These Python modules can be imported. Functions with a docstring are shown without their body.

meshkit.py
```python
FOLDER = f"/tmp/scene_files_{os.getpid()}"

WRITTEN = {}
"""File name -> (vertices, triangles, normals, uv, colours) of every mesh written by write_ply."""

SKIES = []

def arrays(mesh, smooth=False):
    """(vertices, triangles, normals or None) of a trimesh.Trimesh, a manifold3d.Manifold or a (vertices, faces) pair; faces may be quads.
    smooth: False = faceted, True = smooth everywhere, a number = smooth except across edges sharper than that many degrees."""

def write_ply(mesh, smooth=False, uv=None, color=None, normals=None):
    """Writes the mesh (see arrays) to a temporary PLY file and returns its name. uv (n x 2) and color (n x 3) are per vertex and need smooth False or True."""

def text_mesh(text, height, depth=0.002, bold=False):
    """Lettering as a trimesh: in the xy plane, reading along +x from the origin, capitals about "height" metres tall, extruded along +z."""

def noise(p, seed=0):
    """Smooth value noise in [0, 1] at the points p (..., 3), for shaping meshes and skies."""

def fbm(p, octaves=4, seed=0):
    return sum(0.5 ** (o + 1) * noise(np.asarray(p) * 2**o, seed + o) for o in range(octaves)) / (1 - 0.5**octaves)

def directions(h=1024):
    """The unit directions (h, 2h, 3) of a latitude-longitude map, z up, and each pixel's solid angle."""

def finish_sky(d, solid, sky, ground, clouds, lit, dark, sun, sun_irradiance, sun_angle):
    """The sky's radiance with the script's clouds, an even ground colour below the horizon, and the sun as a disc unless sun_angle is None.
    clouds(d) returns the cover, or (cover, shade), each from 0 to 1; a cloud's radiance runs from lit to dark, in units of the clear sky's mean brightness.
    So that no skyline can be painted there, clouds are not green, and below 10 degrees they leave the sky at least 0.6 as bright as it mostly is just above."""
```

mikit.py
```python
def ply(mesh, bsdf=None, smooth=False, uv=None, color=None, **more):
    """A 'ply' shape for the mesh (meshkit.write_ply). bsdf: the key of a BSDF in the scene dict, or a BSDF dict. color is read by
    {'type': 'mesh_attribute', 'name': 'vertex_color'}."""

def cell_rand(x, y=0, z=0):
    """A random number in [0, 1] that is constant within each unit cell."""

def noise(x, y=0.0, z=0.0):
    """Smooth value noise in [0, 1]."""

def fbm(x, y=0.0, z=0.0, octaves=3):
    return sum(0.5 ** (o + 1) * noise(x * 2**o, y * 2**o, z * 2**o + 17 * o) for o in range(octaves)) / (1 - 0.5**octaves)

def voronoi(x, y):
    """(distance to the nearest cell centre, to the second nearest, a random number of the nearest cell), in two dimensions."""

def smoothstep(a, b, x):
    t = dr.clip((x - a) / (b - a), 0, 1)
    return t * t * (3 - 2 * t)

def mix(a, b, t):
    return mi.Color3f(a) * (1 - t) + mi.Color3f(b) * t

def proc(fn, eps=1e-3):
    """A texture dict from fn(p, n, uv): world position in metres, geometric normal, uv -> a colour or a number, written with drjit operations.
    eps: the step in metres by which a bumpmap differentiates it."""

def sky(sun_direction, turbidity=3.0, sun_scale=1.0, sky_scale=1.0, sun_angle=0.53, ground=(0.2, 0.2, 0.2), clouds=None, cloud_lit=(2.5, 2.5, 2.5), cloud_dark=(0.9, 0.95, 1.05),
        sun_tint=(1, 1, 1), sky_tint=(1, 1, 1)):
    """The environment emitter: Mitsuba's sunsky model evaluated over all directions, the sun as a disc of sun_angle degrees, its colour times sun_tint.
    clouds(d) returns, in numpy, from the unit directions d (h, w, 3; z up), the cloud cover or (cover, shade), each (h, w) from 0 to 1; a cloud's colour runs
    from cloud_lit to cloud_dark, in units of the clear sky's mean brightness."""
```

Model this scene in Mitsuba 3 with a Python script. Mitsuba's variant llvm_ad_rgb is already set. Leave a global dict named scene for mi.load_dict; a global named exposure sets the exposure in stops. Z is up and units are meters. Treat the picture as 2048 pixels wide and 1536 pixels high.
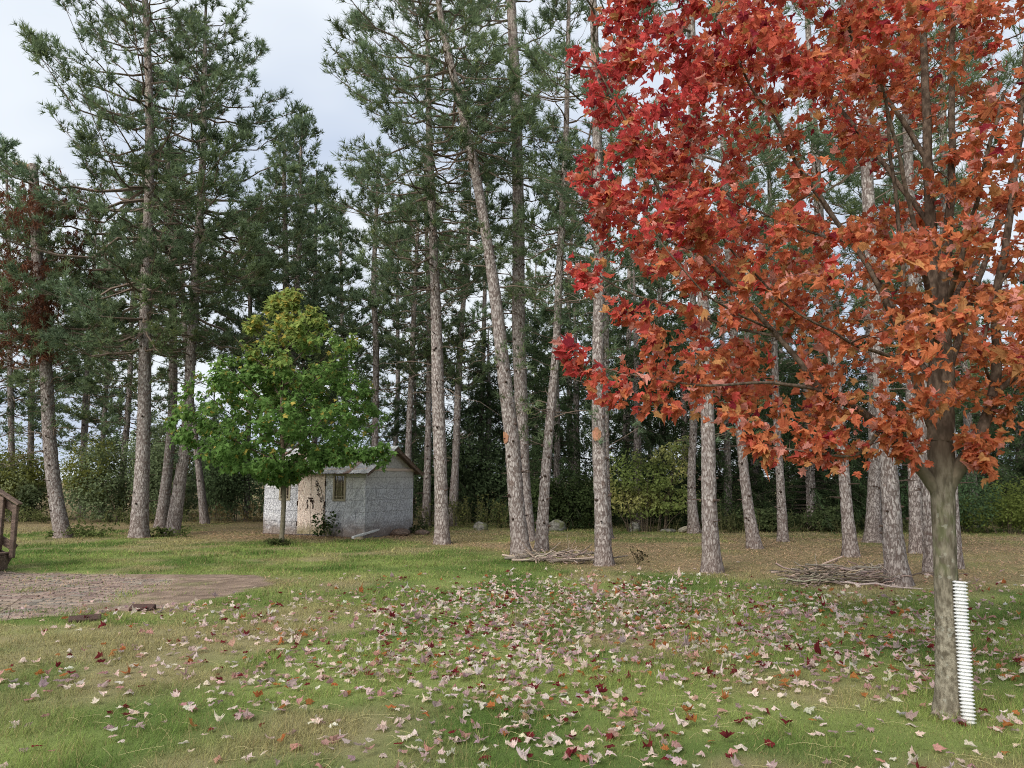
import math
import numpy as np
import trimesh
import mitsuba as mi
import drjit as dr
import mikit
import meshkit
from mikit import proc, fbm, noise, voronoi, smoothstep, mix, cell_rand

T = mi.ScalarTransform4f
scene, labels = {}, {}
PI = math.pi

# ---------------------------------------------------------------- camera, sky, exposure
EYE, PITCH = 1.65, 7.208
dy, dz = math.cos(math.radians(PITCH)), math.sin(math.radians(PITCH))
scene['camera'] = {'type': 'perspective', 'fov': 68.0, 'fov_axis': 'x', 'near_clip': 0.05, 'far_clip': 2000.0,
                   'to_world': T().look_at(origin=[0, 0, EYE], target=[0, dy, EYE + dz], up=[0, 0, 1])}


def overcast(d):
    q = d / np.maximum(d[..., 2:3] + 0.25, 0.05)
    q = np.concatenate([q[..., :2] * [1.1, 1.7], np.zeros_like(q[..., :1])], -1)
    s = meshkit.fbm(q + [3.1, 7.7, 0.5], 5, 4)
    s = np.clip((s - 0.40) / 0.26, 0, 1)
    return np.ones(d.shape[:2]), s


# a thin overcast with the sun only a broad bright patch behind the photographer's left shoulder
scene['sky'] = mikit.sky([-0.50, -0.76, 0.66], turbidity=3, sun_scale=0.30, sun_angle=42, clouds=overcast, sun_tint=(0.86, 1.0, 1.26),
                         cloud_lit=(0.80, 0.85, 0.90), cloud_dark=(0.54, 0.62, 0.76), ground=(0.12, 0.12, 0.08))
exposure = 3.82

# ---------------------------------------------------------------- materials


def attr():
    return {'type': 'mesh_attribute', 'name': 'vertex_color'}


scene['m_foliage'] = {'type': 'principledthin', 'base_color': attr(), 'roughness': 0.6, 'diff_trans': 1.1, 'eta': 1.3}
scene['m_matte'] = {'type': 'twosided', 'bsdf': {'type': 'diffuse', 'reflectance': attr()}}


def ridged(v):
    return 1 - dr.abs(2 * v - 1)


def pine_bark(p, n, uv):
    a = fbm(p.x * 42, p.y * 42, p.z * 13, 3)
    crack = smoothstep(0.74, 0.93, ridged(fbm(p.x * 34 + 3, p.y * 34, p.z * 9, 3)))
    c = mix((0.19, 0.168, 0.163), (0.385, 0.355, 0.345), smoothstep(0.3, 0.72, a))
    up = smoothstep(5.0, 13.0, p.z)
    c = mix(c, mi.Color3f(0.32, 0.27, 0.235) * (0.7 + 0.6 * a), up * 0.5)
    each = noise(p.x * 0.9 + 40, p.y * 0.9, 0.5)
    c = c * (0.78 + 0.44 * each)
    scar = smoothstep(0.80, 0.90, noise(p.x * 9 + 9, p.y * 9, p.z * 7))
    c = mix(c, (0.14, 0.10, 0.085), scar * 0.7)
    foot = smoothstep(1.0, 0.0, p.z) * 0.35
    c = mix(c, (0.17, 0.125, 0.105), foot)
    return mix(c, (0.085, 0.062, 0.055), crack * 0.8)


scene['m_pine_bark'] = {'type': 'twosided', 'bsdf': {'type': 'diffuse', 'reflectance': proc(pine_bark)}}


def maple_bark(p, n, uv):
    a = fbm(p.x * 60, p.y * 60, p.z * 14, 3)
    c = mix((0.085, 0.075, 0.056), (0.19, 0.172, 0.135), smoothstep(0.3, 0.75, a))
    c = mix(c, mi.Color3f(0.10, 0.078, 0.060) * (0.6 + 0.8 * a), smoothstep(1.55, 2.0, p.z))
    ring = smoothstep(0.75, 0.95, noise(p.x * 6, p.y * 6, p.z * 70)) * 0.35
    c = mix(c, (0.10, 0.08, 0.06), ring)
    low = smoothstep(1.1, 0.6, p.z) * smoothstep(0.0, 0.3, p.z)
    c = mix(c, (0.33, 0.31, 0.25), low * 0.45 * smoothstep(0.35, 0.7, fbm(p.x * 40 + 5, p.y * 40, p.z * 30, 3)))
    moss = smoothstep(0.45, 0.68, fbm(p.x * 20 + 1, p.y * 20, p.z * 11, 3)) * smoothstep(0.8, 1.05, p.z) * smoothstep(1.75, 1.25, p.z)
    c = mix(c, (0.09, 0.105, 0.05), moss * 0.55)
    lich = smoothstep(0.66, 0.76, fbm(p.x * 33 + 7, p.y * 33, p.z * 25, 3)) * smoothstep(1.9, 1.2, p.z)
    return mix(c, (0.27, 0.275, 0.235), lich * 0.5)


scene['m_maple_bark'] = {'type': 'twosided', 'bsdf': {'type': 'bumpmap', 'arbitrary': proc(lambda p, n, uv: fbm(p.x * 55, p.y * 55, p.z * 22, 3), 2e-3), 'scale': 0.006,
                         'bsdf': {'type': 'diffuse', 'reflectance': proc(maple_bark)}}}


def limb_bark(p, n, uv):
    a = fbm(p.x * 50, p.y * 50, p.z * 20, 3)
    c = mix((0.062, 0.046, 0.036), (0.15, 0.115, 0.09), smoothstep(0.3, 0.75, a))
    return mix(mi.Color3f(0.14, 0.125, 0.092) * (0.6 + 0.8 * a), c, smoothstep(1.5, 2.15, p.z + 0.5 * (a - 0.5)))


scene['m_limb_bark'] = {'type': 'twosided', 'bsdf': {'type': 'diffuse', 'reflectance': proc(limb_bark)}}


def shed_block(p, n, uv):
    # painted strand board: swirling flakes, greyer with height, earth-splashed along the bottom
    a = p.x * 0.88 - p.y * 0.47
    b = p.x * 0.47 + p.y * 0.88
    w1 = fbm(a * 9, b * 9, p.z * 9, 2) * 3.0
    f = noise(a * 34 + w1 * 3, b * 34, p.z * 24 + w1 * 4)
    c = mix((0.33, 0.335, 0.37), (0.58, 0.59, 0.63), smoothstep(0.35, 0.68, f))
    warm = smoothstep(1.3, 1.85, p.z) * 0.5
    c = mix(c, mi.Color3f(0.58, 0.54, 0.48) * (0.75 + 0.4 * f), warm)
    dirt = smoothstep(0.62, 0.05, p.z + 0.35 * (fbm(a * 5, b * 5, p.z * 5, 3) - 0.5))
    return mix(c, mi.Color3f(0.17, 0.13, 0.105) * (0.7 + 0.5 * f), dirt * 0.85)


scene['m_shed_block'] = {'type': 'twosided', 'bsdf': {'type': 'diffuse', 'reflectance': proc(shed_block)}}


def door_wood(p, n, uv):
    a = p.x * 0.88 - p.y * 0.47
    g = fbm(a * 60, 0.3, p.z * 5 + 3 * noise(a * 6, 0, p.z * 1.5), 3)
    c = mix((0.58, 0.46, 0.40), (0.74, 0.64, 0.57), smoothstep(0.3, 0.7, g))
    k = smoothstep(0.78, 0.9, noise(a * 22 + 3, 1.0, p.z * 9))
    c = mix(c, (0.20, 0.13, 0.10), k * 0.7)
    rot = smoothstep(0.50, 0.12, p.z + 0.3 * (fbm(a * 25, 2.0, p.z * 3, 2) - 0.5))
    return mix(c, (0.17, 0.15, 0.07), rot * 0.8)


scene['m_door_wood'] = {'type': 'twosided', 'bsdf': {'type': 'diffuse', 'reflectance': proc(door_wood)}}


def roof_metal(p, n, uv):
    f = fbm(p.x * 3, p.y * 3, p.z * 3, 4)
    r = smoothstep(0.46, 0.62, f)
    s = noise(p.x * 30, p.y * 30, p.z * 30)
    return mix(mi.Color3f(0.50, 0.48, 0.50) * (0.8 + 0.3 * s), mi.Color3f(0.36, 0.19, 0.13) * (0.7 + 0.5 * s), r * 0.85)


scene['m_roof_metal'] = {'type': 'twosided', 'bsdf': {'type': 'principled', 'base_color': proc(roof_metal), 'roughness': 0.45, 'metallic': 0.25}}


scene['m_roof_white'] = {'type': 'twosided', 'bsdf': {'type': 'principled', 'base_color': proc(lambda p, n, uv: mi.Color3f(0.60, 0.59, 0.61) * (0.7 + 0.5 * fbm(p.x * 8, p.y * 8, p.z * 8, 3))), 'roughness': 0.5, 'metallic': 0.1}}


def deck_wood(p, n, uv):
    g = fbm(p.x * 9, p.y * 30, p.z * 30, 3)
    return mix((0.075, 0.048, 0.036), (0.155, 0.105, 0.082), smoothstep(0.3, 0.75, g))


scene['m_deck_wood'] = {'type': 'twosided', 'bsdf': {'type': 'principled', 'base_color': proc(deck_wood), 'roughness': 0.6}}
scene['m_white_plastic'] = {'type': 'twosided', 'bsdf': {'type': 'diffuse', 'reflectance': proc(lambda p, n, uv: mix((0.60, 0.615, 0.63), (0.34, 0.33, 0.29), smoothstep(0.45, 0.8, fbm(p.x * 30, p.y * 30, p.z * 12, 3)) * 0.3 + smoothstep(0.22, 0.0, p.z) * 0.4))}}
scene['m_window_frame'] = {'type': 'twosided', 'bsdf': {'type': 'diffuse', 'reflectance': {'type': 'rgb', 'value': [0.30, 0.265, 0.20]}}}
scene['m_iron'] = {'type': 'twosided', 'bsdf': {'type': 'diffuse', 'reflectance': {'type': 'rgb', 'value': [0.045, 0.03, 0.025]}}}
scene['m_joint'] = {'type': 'twosided', 'bsdf': {'type': 'diffuse', 'reflectance': {'type': 'rgb', 'value': [0.24, 0.235, 0.245]}}}
scene['m_glass'] = {'type': 'thindielectric'}


def stone(p, n, uv):
    a = fbm(p.x * 14, p.y * 14, p.z * 14, 4)
    c = mix((0.10, 0.095, 0.085), (0.22, 0.215, 0.195), smoothstep(0.3, 0.7, a))
    m = smoothstep(0.5, 0.66, fbm(p.x * 5 + 3, p.y * 5, p.z * 5, 3))
    return mix(c, (0.12, 0.13, 0.06), m * 0.75)


scene['m_stone'] = {'type': 'twosided', 'bsdf': {'type': 'diffuse', 'reflectance': proc(stone)}}

# ---------------------------------------------------------------- helpers


def numbered(name):
    if name not in labels and name not in scene and not any(k.startswith(name + '__') for k in scene):
        return name
    i = 1
    while True:
        k = f'{name}_{i:03d}'
        if k not in labels and k not in scene:
            return k
        i += 1


_count = {}


def partkey(parent, name):
    c = _count.get((parent, name), 0)
    _count[(parent, name)] = c + 1
    return f'{parent}__{name}' if c == 0 else f'{parent}__{name}_{c:03d}'


def thing(name, label, cat, group=None):
    k = numbered(name)
    labels[k] = {'label': label, 'category': cat}
    if group:
        labels[k]['group'] = group
    return k


def part(parent, name, mesh, m, smooth=False, color=None, stuff=False, label=None):
    k = partkey(parent, name)
    if color is not None and np.ndim(color) == 1:
        nv = len(mesh[0]) if isinstance(mesh, tuple) else len(mesh.vertices)
        color = np.tile(np.asarray(color, float), (nv, 1))
    if color is not None and not isinstance(mesh, tuple):
        mesh = (np.array(mesh.vertices), np.array(mesh.faces))
    scene[k] = mikit.ply(mesh, m, smooth=smooth, color=color)
    if stuff:
        labels[k] = {'kind': 'stuff'}
    if label:
        labels.setdefault(k, {})['label'] = label
    return k


def whole(name, mesh, m, label, cat=None, group=None, kind=None, smooth=False, color=None):
    """A thing, a stuff or a piece of the setting that is one mesh."""
    k = numbered(name)
    if color is not None and np.ndim(color) == 1:
        nv = len(mesh[0]) if isinstance(mesh, tuple) else len(mesh.vertices)
        color = np.tile(np.asarray(color, float), (nv, 1))
    scene[k] = mikit.ply(mesh, m, smooth=smooth, color=color)
    labels[k] = {'label': label}
    if cat:
        labels[k]['category'] = cat
    if group:
        labels[k]['group'] = group
    if kind:
        labels[k]['kind'] = kind
    return k


def join(*ms):
    vs, fs, cs, n = [], [], [], 0
    for m in ms:
        vs.append(m[0]); fs.append(m[1] + n); n += len(m[0])
        if len(m) > 2:
            cs.append(m[2])
    return (np.vstack(vs), np.vstack(fs), np.vstack(cs)) if cs else (np.vstack(vs), np.vstack(fs))


def unit(v):
    return v / np.maximum(np.linalg.norm(v, axis=-1, keepdims=True), 1e-9)


def tubes(P, R, k=5, caps=True):
    """B polylines of M points, P (B, M, 3), R (B, M), as tubes of k sides: (vertices, triangles)."""
    P, R = np.asarray(P, float), np.asarray(R, float)
    B, M = R.shape
    t = unit(np.gradient(P, axis=1))
    mean = unit(t.mean(1))
    ref = np.where(np.abs(mean[:, 2:]) < 0.85, [[0, 0, 1.0]], [[1.0, 0, 0]])[:, None, :]
    a = unit(np.cross(t, np.broadcast_to(ref, t.shape)))
    b = np.cross(t, a)
    ang = np.arange(k) * 2 * PI / k
    V = P[:, :, None] + R[:, :, None, None] * (np.cos(ang)[:, None] * a[:, :, None] + np.sin(ang)[:, None] * b[:, :, None])
    bi, mi_, ki = np.meshgrid(np.arange(B), np.arange(M - 1), np.arange(k), indexing='ij')
    i0 = (bi * M + mi_) * k
    q = np.stack([i0 + ki, i0 + (ki + 1) % k, i0 + k + (ki + 1) % k, i0 + k + ki], -1).reshape(-1, 4)
    F = np.vstack([q[:, [0, 1, 2]], q[:, [0, 2, 3]]])
    if caps:
        e = np.arange(1, k - 1)
        s0 = (np.arange(B) * M * k)[:, None]
        s1 = ((np.arange(B) * M + M - 1) * k)[:, None]
        c0 = np.stack([s0 + 0 * e, s0 + e + 1, s0 + e], -1).reshape(-1, 3)
        c1 = np.stack([s1 + 0 * e, s1 + e, s1 + e + 1], -1).reshape(-1, 3)
        F = np.vstack([F, c0, c1])
    return V.reshape(-1, 3), F


def bez(p0, p1, p2, m):
    u = np.linspace(0, 1, m)[None, :, None]
    return (1 - u) ** 2 * p0[:, None] + 2 * u * (1 - u) * p1[:, None] + u ** 2 * p2[:, None]


def box(sx, sy, sz, bevel=0.006):
    """A box with chamfered edges, centred."""
    h = np.array([sx, sy, sz]) / 2
    b = min(bevel, h.min() * 0.45)
    pts = []
    for s in np.ndindex(2, 2, 2):
        s = np.array(s) * 2 - 1
        for ax in range(3):
            q = h - b
            q = q.copy(); q[ax] = h[ax]
            pts.append(s * q)
    m = trimesh.convex.convex_hull(np.array(pts))
    return np.array(m.vertices), np.array(m.faces)


def place(m, R=None, t=(0, 0, 0)):
    v = m[0] if R is None else m[0] @ np.asarray(R).T
    return (v + np.asarray(t), m[1]) + tuple(m[2:])


def rotz(a):
    c, s = math.cos(a), math.sin(a)
    return np.array([[c, -s, 0], [s, c, 0], [0, 0, 1.0]])


def beam(p, q, w, h, bevel=0.006, up=(0, 0, 1)):
    """A squared timber from p to q."""
    p, q = np.array(p, float), np.array(q, float)
    x = unit(q - p)
    y = unit(np.cross(up, x))
    z = np.cross(x, y)
    return place(box(np.linalg.norm(q - p), w, h, bevel), np.stack([x, y, z], 1), (p + q) / 2)


def jitter_color(base, n, rng, amount=0.12, hue=0.05):
    c = np.asarray(base, float) * (1 + rng.normal(0, amount, (n, 1))) * (1 + rng.normal(0, hue, (n, 3)))
    return np.clip(c, 0.004, 0.9)


def nz(x, y, s, seed=0, oct=3):
    return meshkit.fbm(np.stack([np.asarray(x) * s, np.asarray(y) * s, np.full(np.shape(x), 0.37)], -1), oct, seed)


def sstep(a, b, x):
    t = np.clip((x - a) / (b - a), 0, 1)
    return t * t * (3 - 2 * t)


# ---------------------------------------------------------------- where the pines stand
# name: (depth y, points along the trunk (x, height, radius))
PINES = {
    'P1': (22.3, [(-12.95, 0.0, 0.265), (-13.23, 1.07, 0.213), (-13.53, 2.52, 0.198), (-13.94, 5.49, 0.179), (-14.33, 8.25, 0.169), (-14.69, 11.25, 0.136)]),
    'P2': (22.3, [(-10.77, 0.0, 0.295), (-10.8, 1.65, 0.22), (-10.88, 3.99, 0.192), (-10.98, 6.4, 0.173), (-11.07, 10.14, 0.149), (-11.3, 13.37, 0.124), (-11.61, 16.72, 0.097), (-11.83, 19.3, 0.066)]),
    'P3': (27.0, [(-12.29, 0.0, 0.249), (-12.19, 2.0, 0.178), (-12.11, 3.95, 0.161), (-12.27, 7.4, 0.145), (-12.53, 10.4, 0.112), (-12.82, 13.28, 0.087)]),
    'P4': (23.3, [(-10.25, 0.0, 0.246), (-10.11, 1.65, 0.184), (-9.98, 3.17, 0.154), (-9.96, 5.66, 0.156), (-9.97, 8.87, 0.145), (-9.95, 11.69, 0.109), (-10.01, 14.76, 0.079), (-10.09, 16.86, 0.046)]),
    'P5': (29.1, [(-11.59, 0.0, 0.192), (-11.92, 2.03, 0.134), (-12.19, 3.55, 0.115), (-12.67, 6.66, 0.107), (-13.08, 10.67, 0.08), (-13.49, 13.76, 0.052)]),
    'P6': (31.2, [(-10.73, 0.0, 0.144), (-10.8, 2.06, 0.113), (-10.85, 4.93, 0.103), (-11.01, 9.15, 0.085), (-11.22, 13.08, 0.055)]),
    'P10': (27.5, [(-4.92, 0.0, 0.154), (-4.96, 3.09, 0.127), (-4.99, 6.39, 0.119), (-5.13, 9.02, 0.103), (-5.11, 11.53, 0.077), (-5.08, 13.69, 0.049)]),
    'P11': (27.5, [(-3.78, 0.0, 0.145), (-3.73, 3.45, 0.118), (-3.67, 6.01, 0.11), (-3.6, 9.02, 0.084), (-3.5, 11.72, 0.058)]),
    'P12': (27.9, [(-3.11, 0.0, 0.184), (-3.09, 2.19, 0.138), (-3.08, 5.33, 0.111), (-3.12, 8.36, 0.095), (-3.28, 11.47, 0.068), (-3.35, 13.67, 0.05)]),
    'P13': (20.1, [(-1.82, 0.0, 0.226), (-1.86, 1.39, 0.185), (-1.96, 3.76, 0.18), (-2.05, 5.93, 0.156), (-2.16, 8.16, 0.125), (-2.27, 10.31, 0.108), (-2.34, 12.21, 0.082), (-2.39, 14.01, 0.054), (-2.45, 16.16, 0.033)]),
    'P14': (27.9, [(-2.17, 0.0, 0.221), (-2.07, 2.19, 0.147), (-2.0, 4.95, 0.13), (-1.87, 7.59, 0.103), (-1.7, 9.91, 0.077), (-1.61, 12.27, 0.049)]),
    'P15': (17.2, [(0.22, 0.0, 0.25), (0.11, 0.98, 0.193), (0.0, 2.55, 0.182), (-0.18, 4.03, 0.166), (-0.35, 5.55, 0.151), (-0.55, 6.98, 0.13), (-0.81, 8.56, 0.122), (-1.17, 10.31, 0.114), (-1.52, 11.77, 0.099), (-1.78, 13.14, 0.075), (-2.0, 14.86, 0.043)]),
    'P16': (21.1, [(0.42, 0.0, 0.265), (0.3, 1.79, 0.208), (0.25, 3.87, 0.196), (0.18, 6.43, 0.192), (0.19, 8.49, 0.183), (0.15, 11.2, 0.168), (0.07, 13.83, 0.16), (-0.03, 15.9, 0.143), (-0.15, 19.19, 0.099), (-0.25, 21.73, 0.058)]),
    'P17': (18.1, [(0.69, 0.0, 0.18), (0.77, 1.42, 0.131), (0.91, 3.07, 0.114), (1.08, 5.01, 0.103), (1.16, 6.75, 0.093), (1.28, 8.8, 0.083), (1.39, 11.16, 0.067), (1.46, 13.88, 0.05)]),
    'P18': (15.1, [(1.79, 0.0, 0.2), (1.76, 1.07, 0.154), (1.72, 2.74, 0.14), (1.74, 4.25, 0.126), (1.79, 6.33, 0.109), (1.78, 8.48, 0.104), (1.76, 10.48, 0.092), (1.72, 12.55, 0.074), (1.71, 14.92, 0.046)]),
    'P19': (21.8, [(2.68, 0.0, 0.187), (2.68, 1.79, 0.108), (2.72, 4.52, 0.094), (2.79, 6.89, 0.081), (2.89, 9.33, 0.061), (3.0, 12.31, 0.04)]),
    'P20': (24.2, [(5.71, 0.0, 0.224), (5.68, 1.34, 0.143), (5.79, 3.39, 0.128), (5.88, 6.81, 0.114), (5.91, 10.0, 0.093), (5.98, 13.48, 0.062)]),
    'P21': (14.0, [(3.61, 0.0, 0.204), (3.59, 1.11, 0.148), (3.62, 2.66, 0.134), (3.62, 4.06, 0.122), (3.61, 5.99, 0.106), (3.58, 7.98, 0.101), (3.53, 10.05, 0.091), (3.53, 11.75, 0.068), (3.56, 13.95, 0.043)]),
    'P22': (18.8, [(5.9, 0.0, 0.199), (5.76, 1.16, 0.136), (5.67, 2.76, 0.118), (5.6, 4.89, 0.107), (5.52, 7.74, 0.098), (5.49, 10.43, 0.082), (5.52, 13.49, 0.059)]),
    'P23': (20.9, [(7.33, 0.0, 0.166), (7.33, 1.65, 0.117), (7.32, 3.15, 0.104), (7.34, 5.96, 0.091), (7.36, 9.01, 0.073), (7.43, 12.02, 0.046)]),
    'P24': (16.7, [(7.32, 0.0, 0.188), (7.26, 1.22, 0.127), (7.24, 2.85, 0.116), (7.16, 4.53, 0.123), (7.05, 6.36, 0.12), (6.99, 8.24, 0.101), (6.97, 10.67, 0.081), (6.98, 13.19, 0.053)]),
    'P25': (20.7, [(9.66, 0.0, 0.246), (9.78, 1.65, 0.17), (9.89, 3.55, 0.151), (9.97, 6.06, 0.132), (10.11, 9.23, 0.109), (10.24, 12.53, 0.077), (10.38, 15.32, 0.049)]),
    'P26': (12.3, [(6.11, 0.0, 0.221), (6.06, 0.94, 0.154), (6.06, 1.97, 0.138), (6.04, 2.94, 0.126), (6.03, 4.61, 0.112), (6.02, 6.33, 0.104), (6.03, 8.11, 0.087), (6.07, 10.15, 0.069), (6.13, 12.46, 0.043)]),
    'P27': (17.6, [(9.24, 0.0, 0.21), (9.23, 1.2, 0.145), (9.27, 2.57, 0.134), (9.38, 4.68, 0.124), (9.51, 7.35, 0.104), (9.66, 10.12, 0.077), (9.81, 12.74, 0.048)]),
    'P28': (13.6, [(7.39, 0.0, 0.199), (7.38, 0.95, 0.135), (7.37, 2.0, 0.121), (7.38, 3.08, 0.113), (7.4, 4.36, 0.1), (7.42, 6.06, 0.094), (7.45, 8.2, 0.085), (7.51, 10.63, 0.064), (7.6, 12.95, 0.041)]),
    'P29': (14.5, [(8.26, 0.0, 0.173), (8.3, 1.28, 0.119), (8.37, 2.6, 0.105), (8.44, 4.15, 0.097), (8.54, 6.35, 0.085), (8.66, 8.84, 0.064), (8.79, 11.22, 0.04)]),
    'P30': (17.0, [(11.04, 0.0, 0.191), (11.13, 1.65, 0.134), (11.27, 3.89, 0.119), (11.39, 6.68, 0.105), (11.55, 9.59, 0.08), (11.73, 12.62, 0.047)]),
    'P7': (33.0, [(-20.72, 0.0, 0.163), (-20.89, 2.94, 0.131), (-21.0, 5.12, 0.12), (-21.06, 7.78, 0.111), (-21.14, 10.5, 0.079), (-21.21, 13.74, 0.058)]),
    'P8': (35.0, [(-19.59, 0.0, 0.162), (-19.72, 3.02, 0.138), (-19.77, 5.33, 0.116), (-19.72, 7.68, 0.105), (-19.78, 10.55, 0.083), (-19.89, 13.48, 0.049)]),
    'P9': (37.0, [(-19.73, 0.0, 0.146), (-19.91, 3.58, 0.122), (-19.94, 6.53, 0.098), (-20.01, 9.53, 0.075), (-20.15, 13.12, 0.051)]),
    'B1': (31.0, [(-9.14, 0.0, 0.143), (-9.28, 4.91, 0.144), (-9.44, 9.11, 0.147), (-9.62, 12.79, 0.108), (-9.74, 15.67, 0.067)]),
    'B2': (34.0, [(-8.74, 0.0, 0.135), (-8.87, 5.22, 0.124), (-9.02, 9.83, 0.104), (-9.1, 13.62, 0.071), (-9.13, 16.05, 0.036)]),
    'B3': (36.0, [(-13.3, 0.0, 0.131), (-13.64, 5.43, 0.119), (-13.92, 8.83, 0.109), (-14.18, 12.81, 0.074), (-14.3, 15.35, 0.038)]),
    'B4': (37.0, [(-8.02, 0.0, 0.134), (-8.23, 5.54, 0.123), (-8.44, 9.53, 0.1), (-8.59, 13.12, 0.077), (-8.7, 15.2, 0.039)]),
    'B5': (32.0, [(-1.33, 0.0, 0.127), (-1.29, 3.95, 0.116), (-1.2, 8.25, 0.097), (-1.13, 12.02, 0.078), (-1.06, 15.2, 0.046)]),
    'B6': (33.0, [(4.88, 0.0, 0.152), (5.01, 4.02, 0.131), (5.2, 9.59, 0.112), (5.39, 14.68, 0.082), (5.52, 18.99, 0.049)]),
    'B7': (30.0, [(5.95, 0.0, 0.139), (5.97, 3.81, 0.119), (5.98, 8.86, 0.102), (6.01, 13.49, 0.074), (6.02, 17.41, 0.045)]),
    'B8': (31.0, [(11.77, 0.0, 0.143), (11.94, 3.88, 0.123), (12.11, 9.11, 0.105), (12.25, 13.89, 0.077), (12.36, 17.94, 0.046)]),
    'B9': (30.0, [(18.2, 0.0, 0.149), (18.44, 3.81, 0.129), (18.71, 8.86, 0.112), (18.98, 13.49, 0.074), (19.24, 17.41, 0.045)]),
    'B10': (31.0, [(-20.21, 0.0, 0.143), (-20.48, 3.88, 0.123), (-20.87, 8.04, 0.104), (-21.26, 11.69, 0.075), (-21.58, 15.0, 0.044)]),
}

FEET = np.array([(p[0][0], y) for y, p in PINES.values()])

# ---------------------------------------------------------------- ground


PATIO = np.array([(-11.5, 9.7), (-6.0, 9.35), (-4.5, 10.1), (-3.9, 12.3), (-4.6, 13.5), (-9.2, 14.2), (-12.0, 14.3)])


def in_poly(x, y, poly):
    inside = np.zeros(np.shape(x), bool)
    j = len(poly) - 1
    for i in range(len(poly)):
        xi, yi = poly[i]; xj, yj = poly[j]
        inside ^= ((yi > y) != (yj > y)) & (x < (xj - xi) * (y - yi) / (yj - yi + 1e-12) + xi)
        j = i
    return inside


def in_patio(x, y):
    """The patio with its ragged, overgrown edge."""
    return in_poly(x + 0.9 * (nz(x, y, 1.4, 91) - 0.5), y + 0.7 * (nz(x, y, 1.7, 93) - 0.5), PATIO)


def height(x, y):
    return 0.05 * (nz(x, y, 0.35, 3) - 0.5) + 0.02 * (nz(x, y, 1.6, 5, 2) - 0.5)


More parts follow.
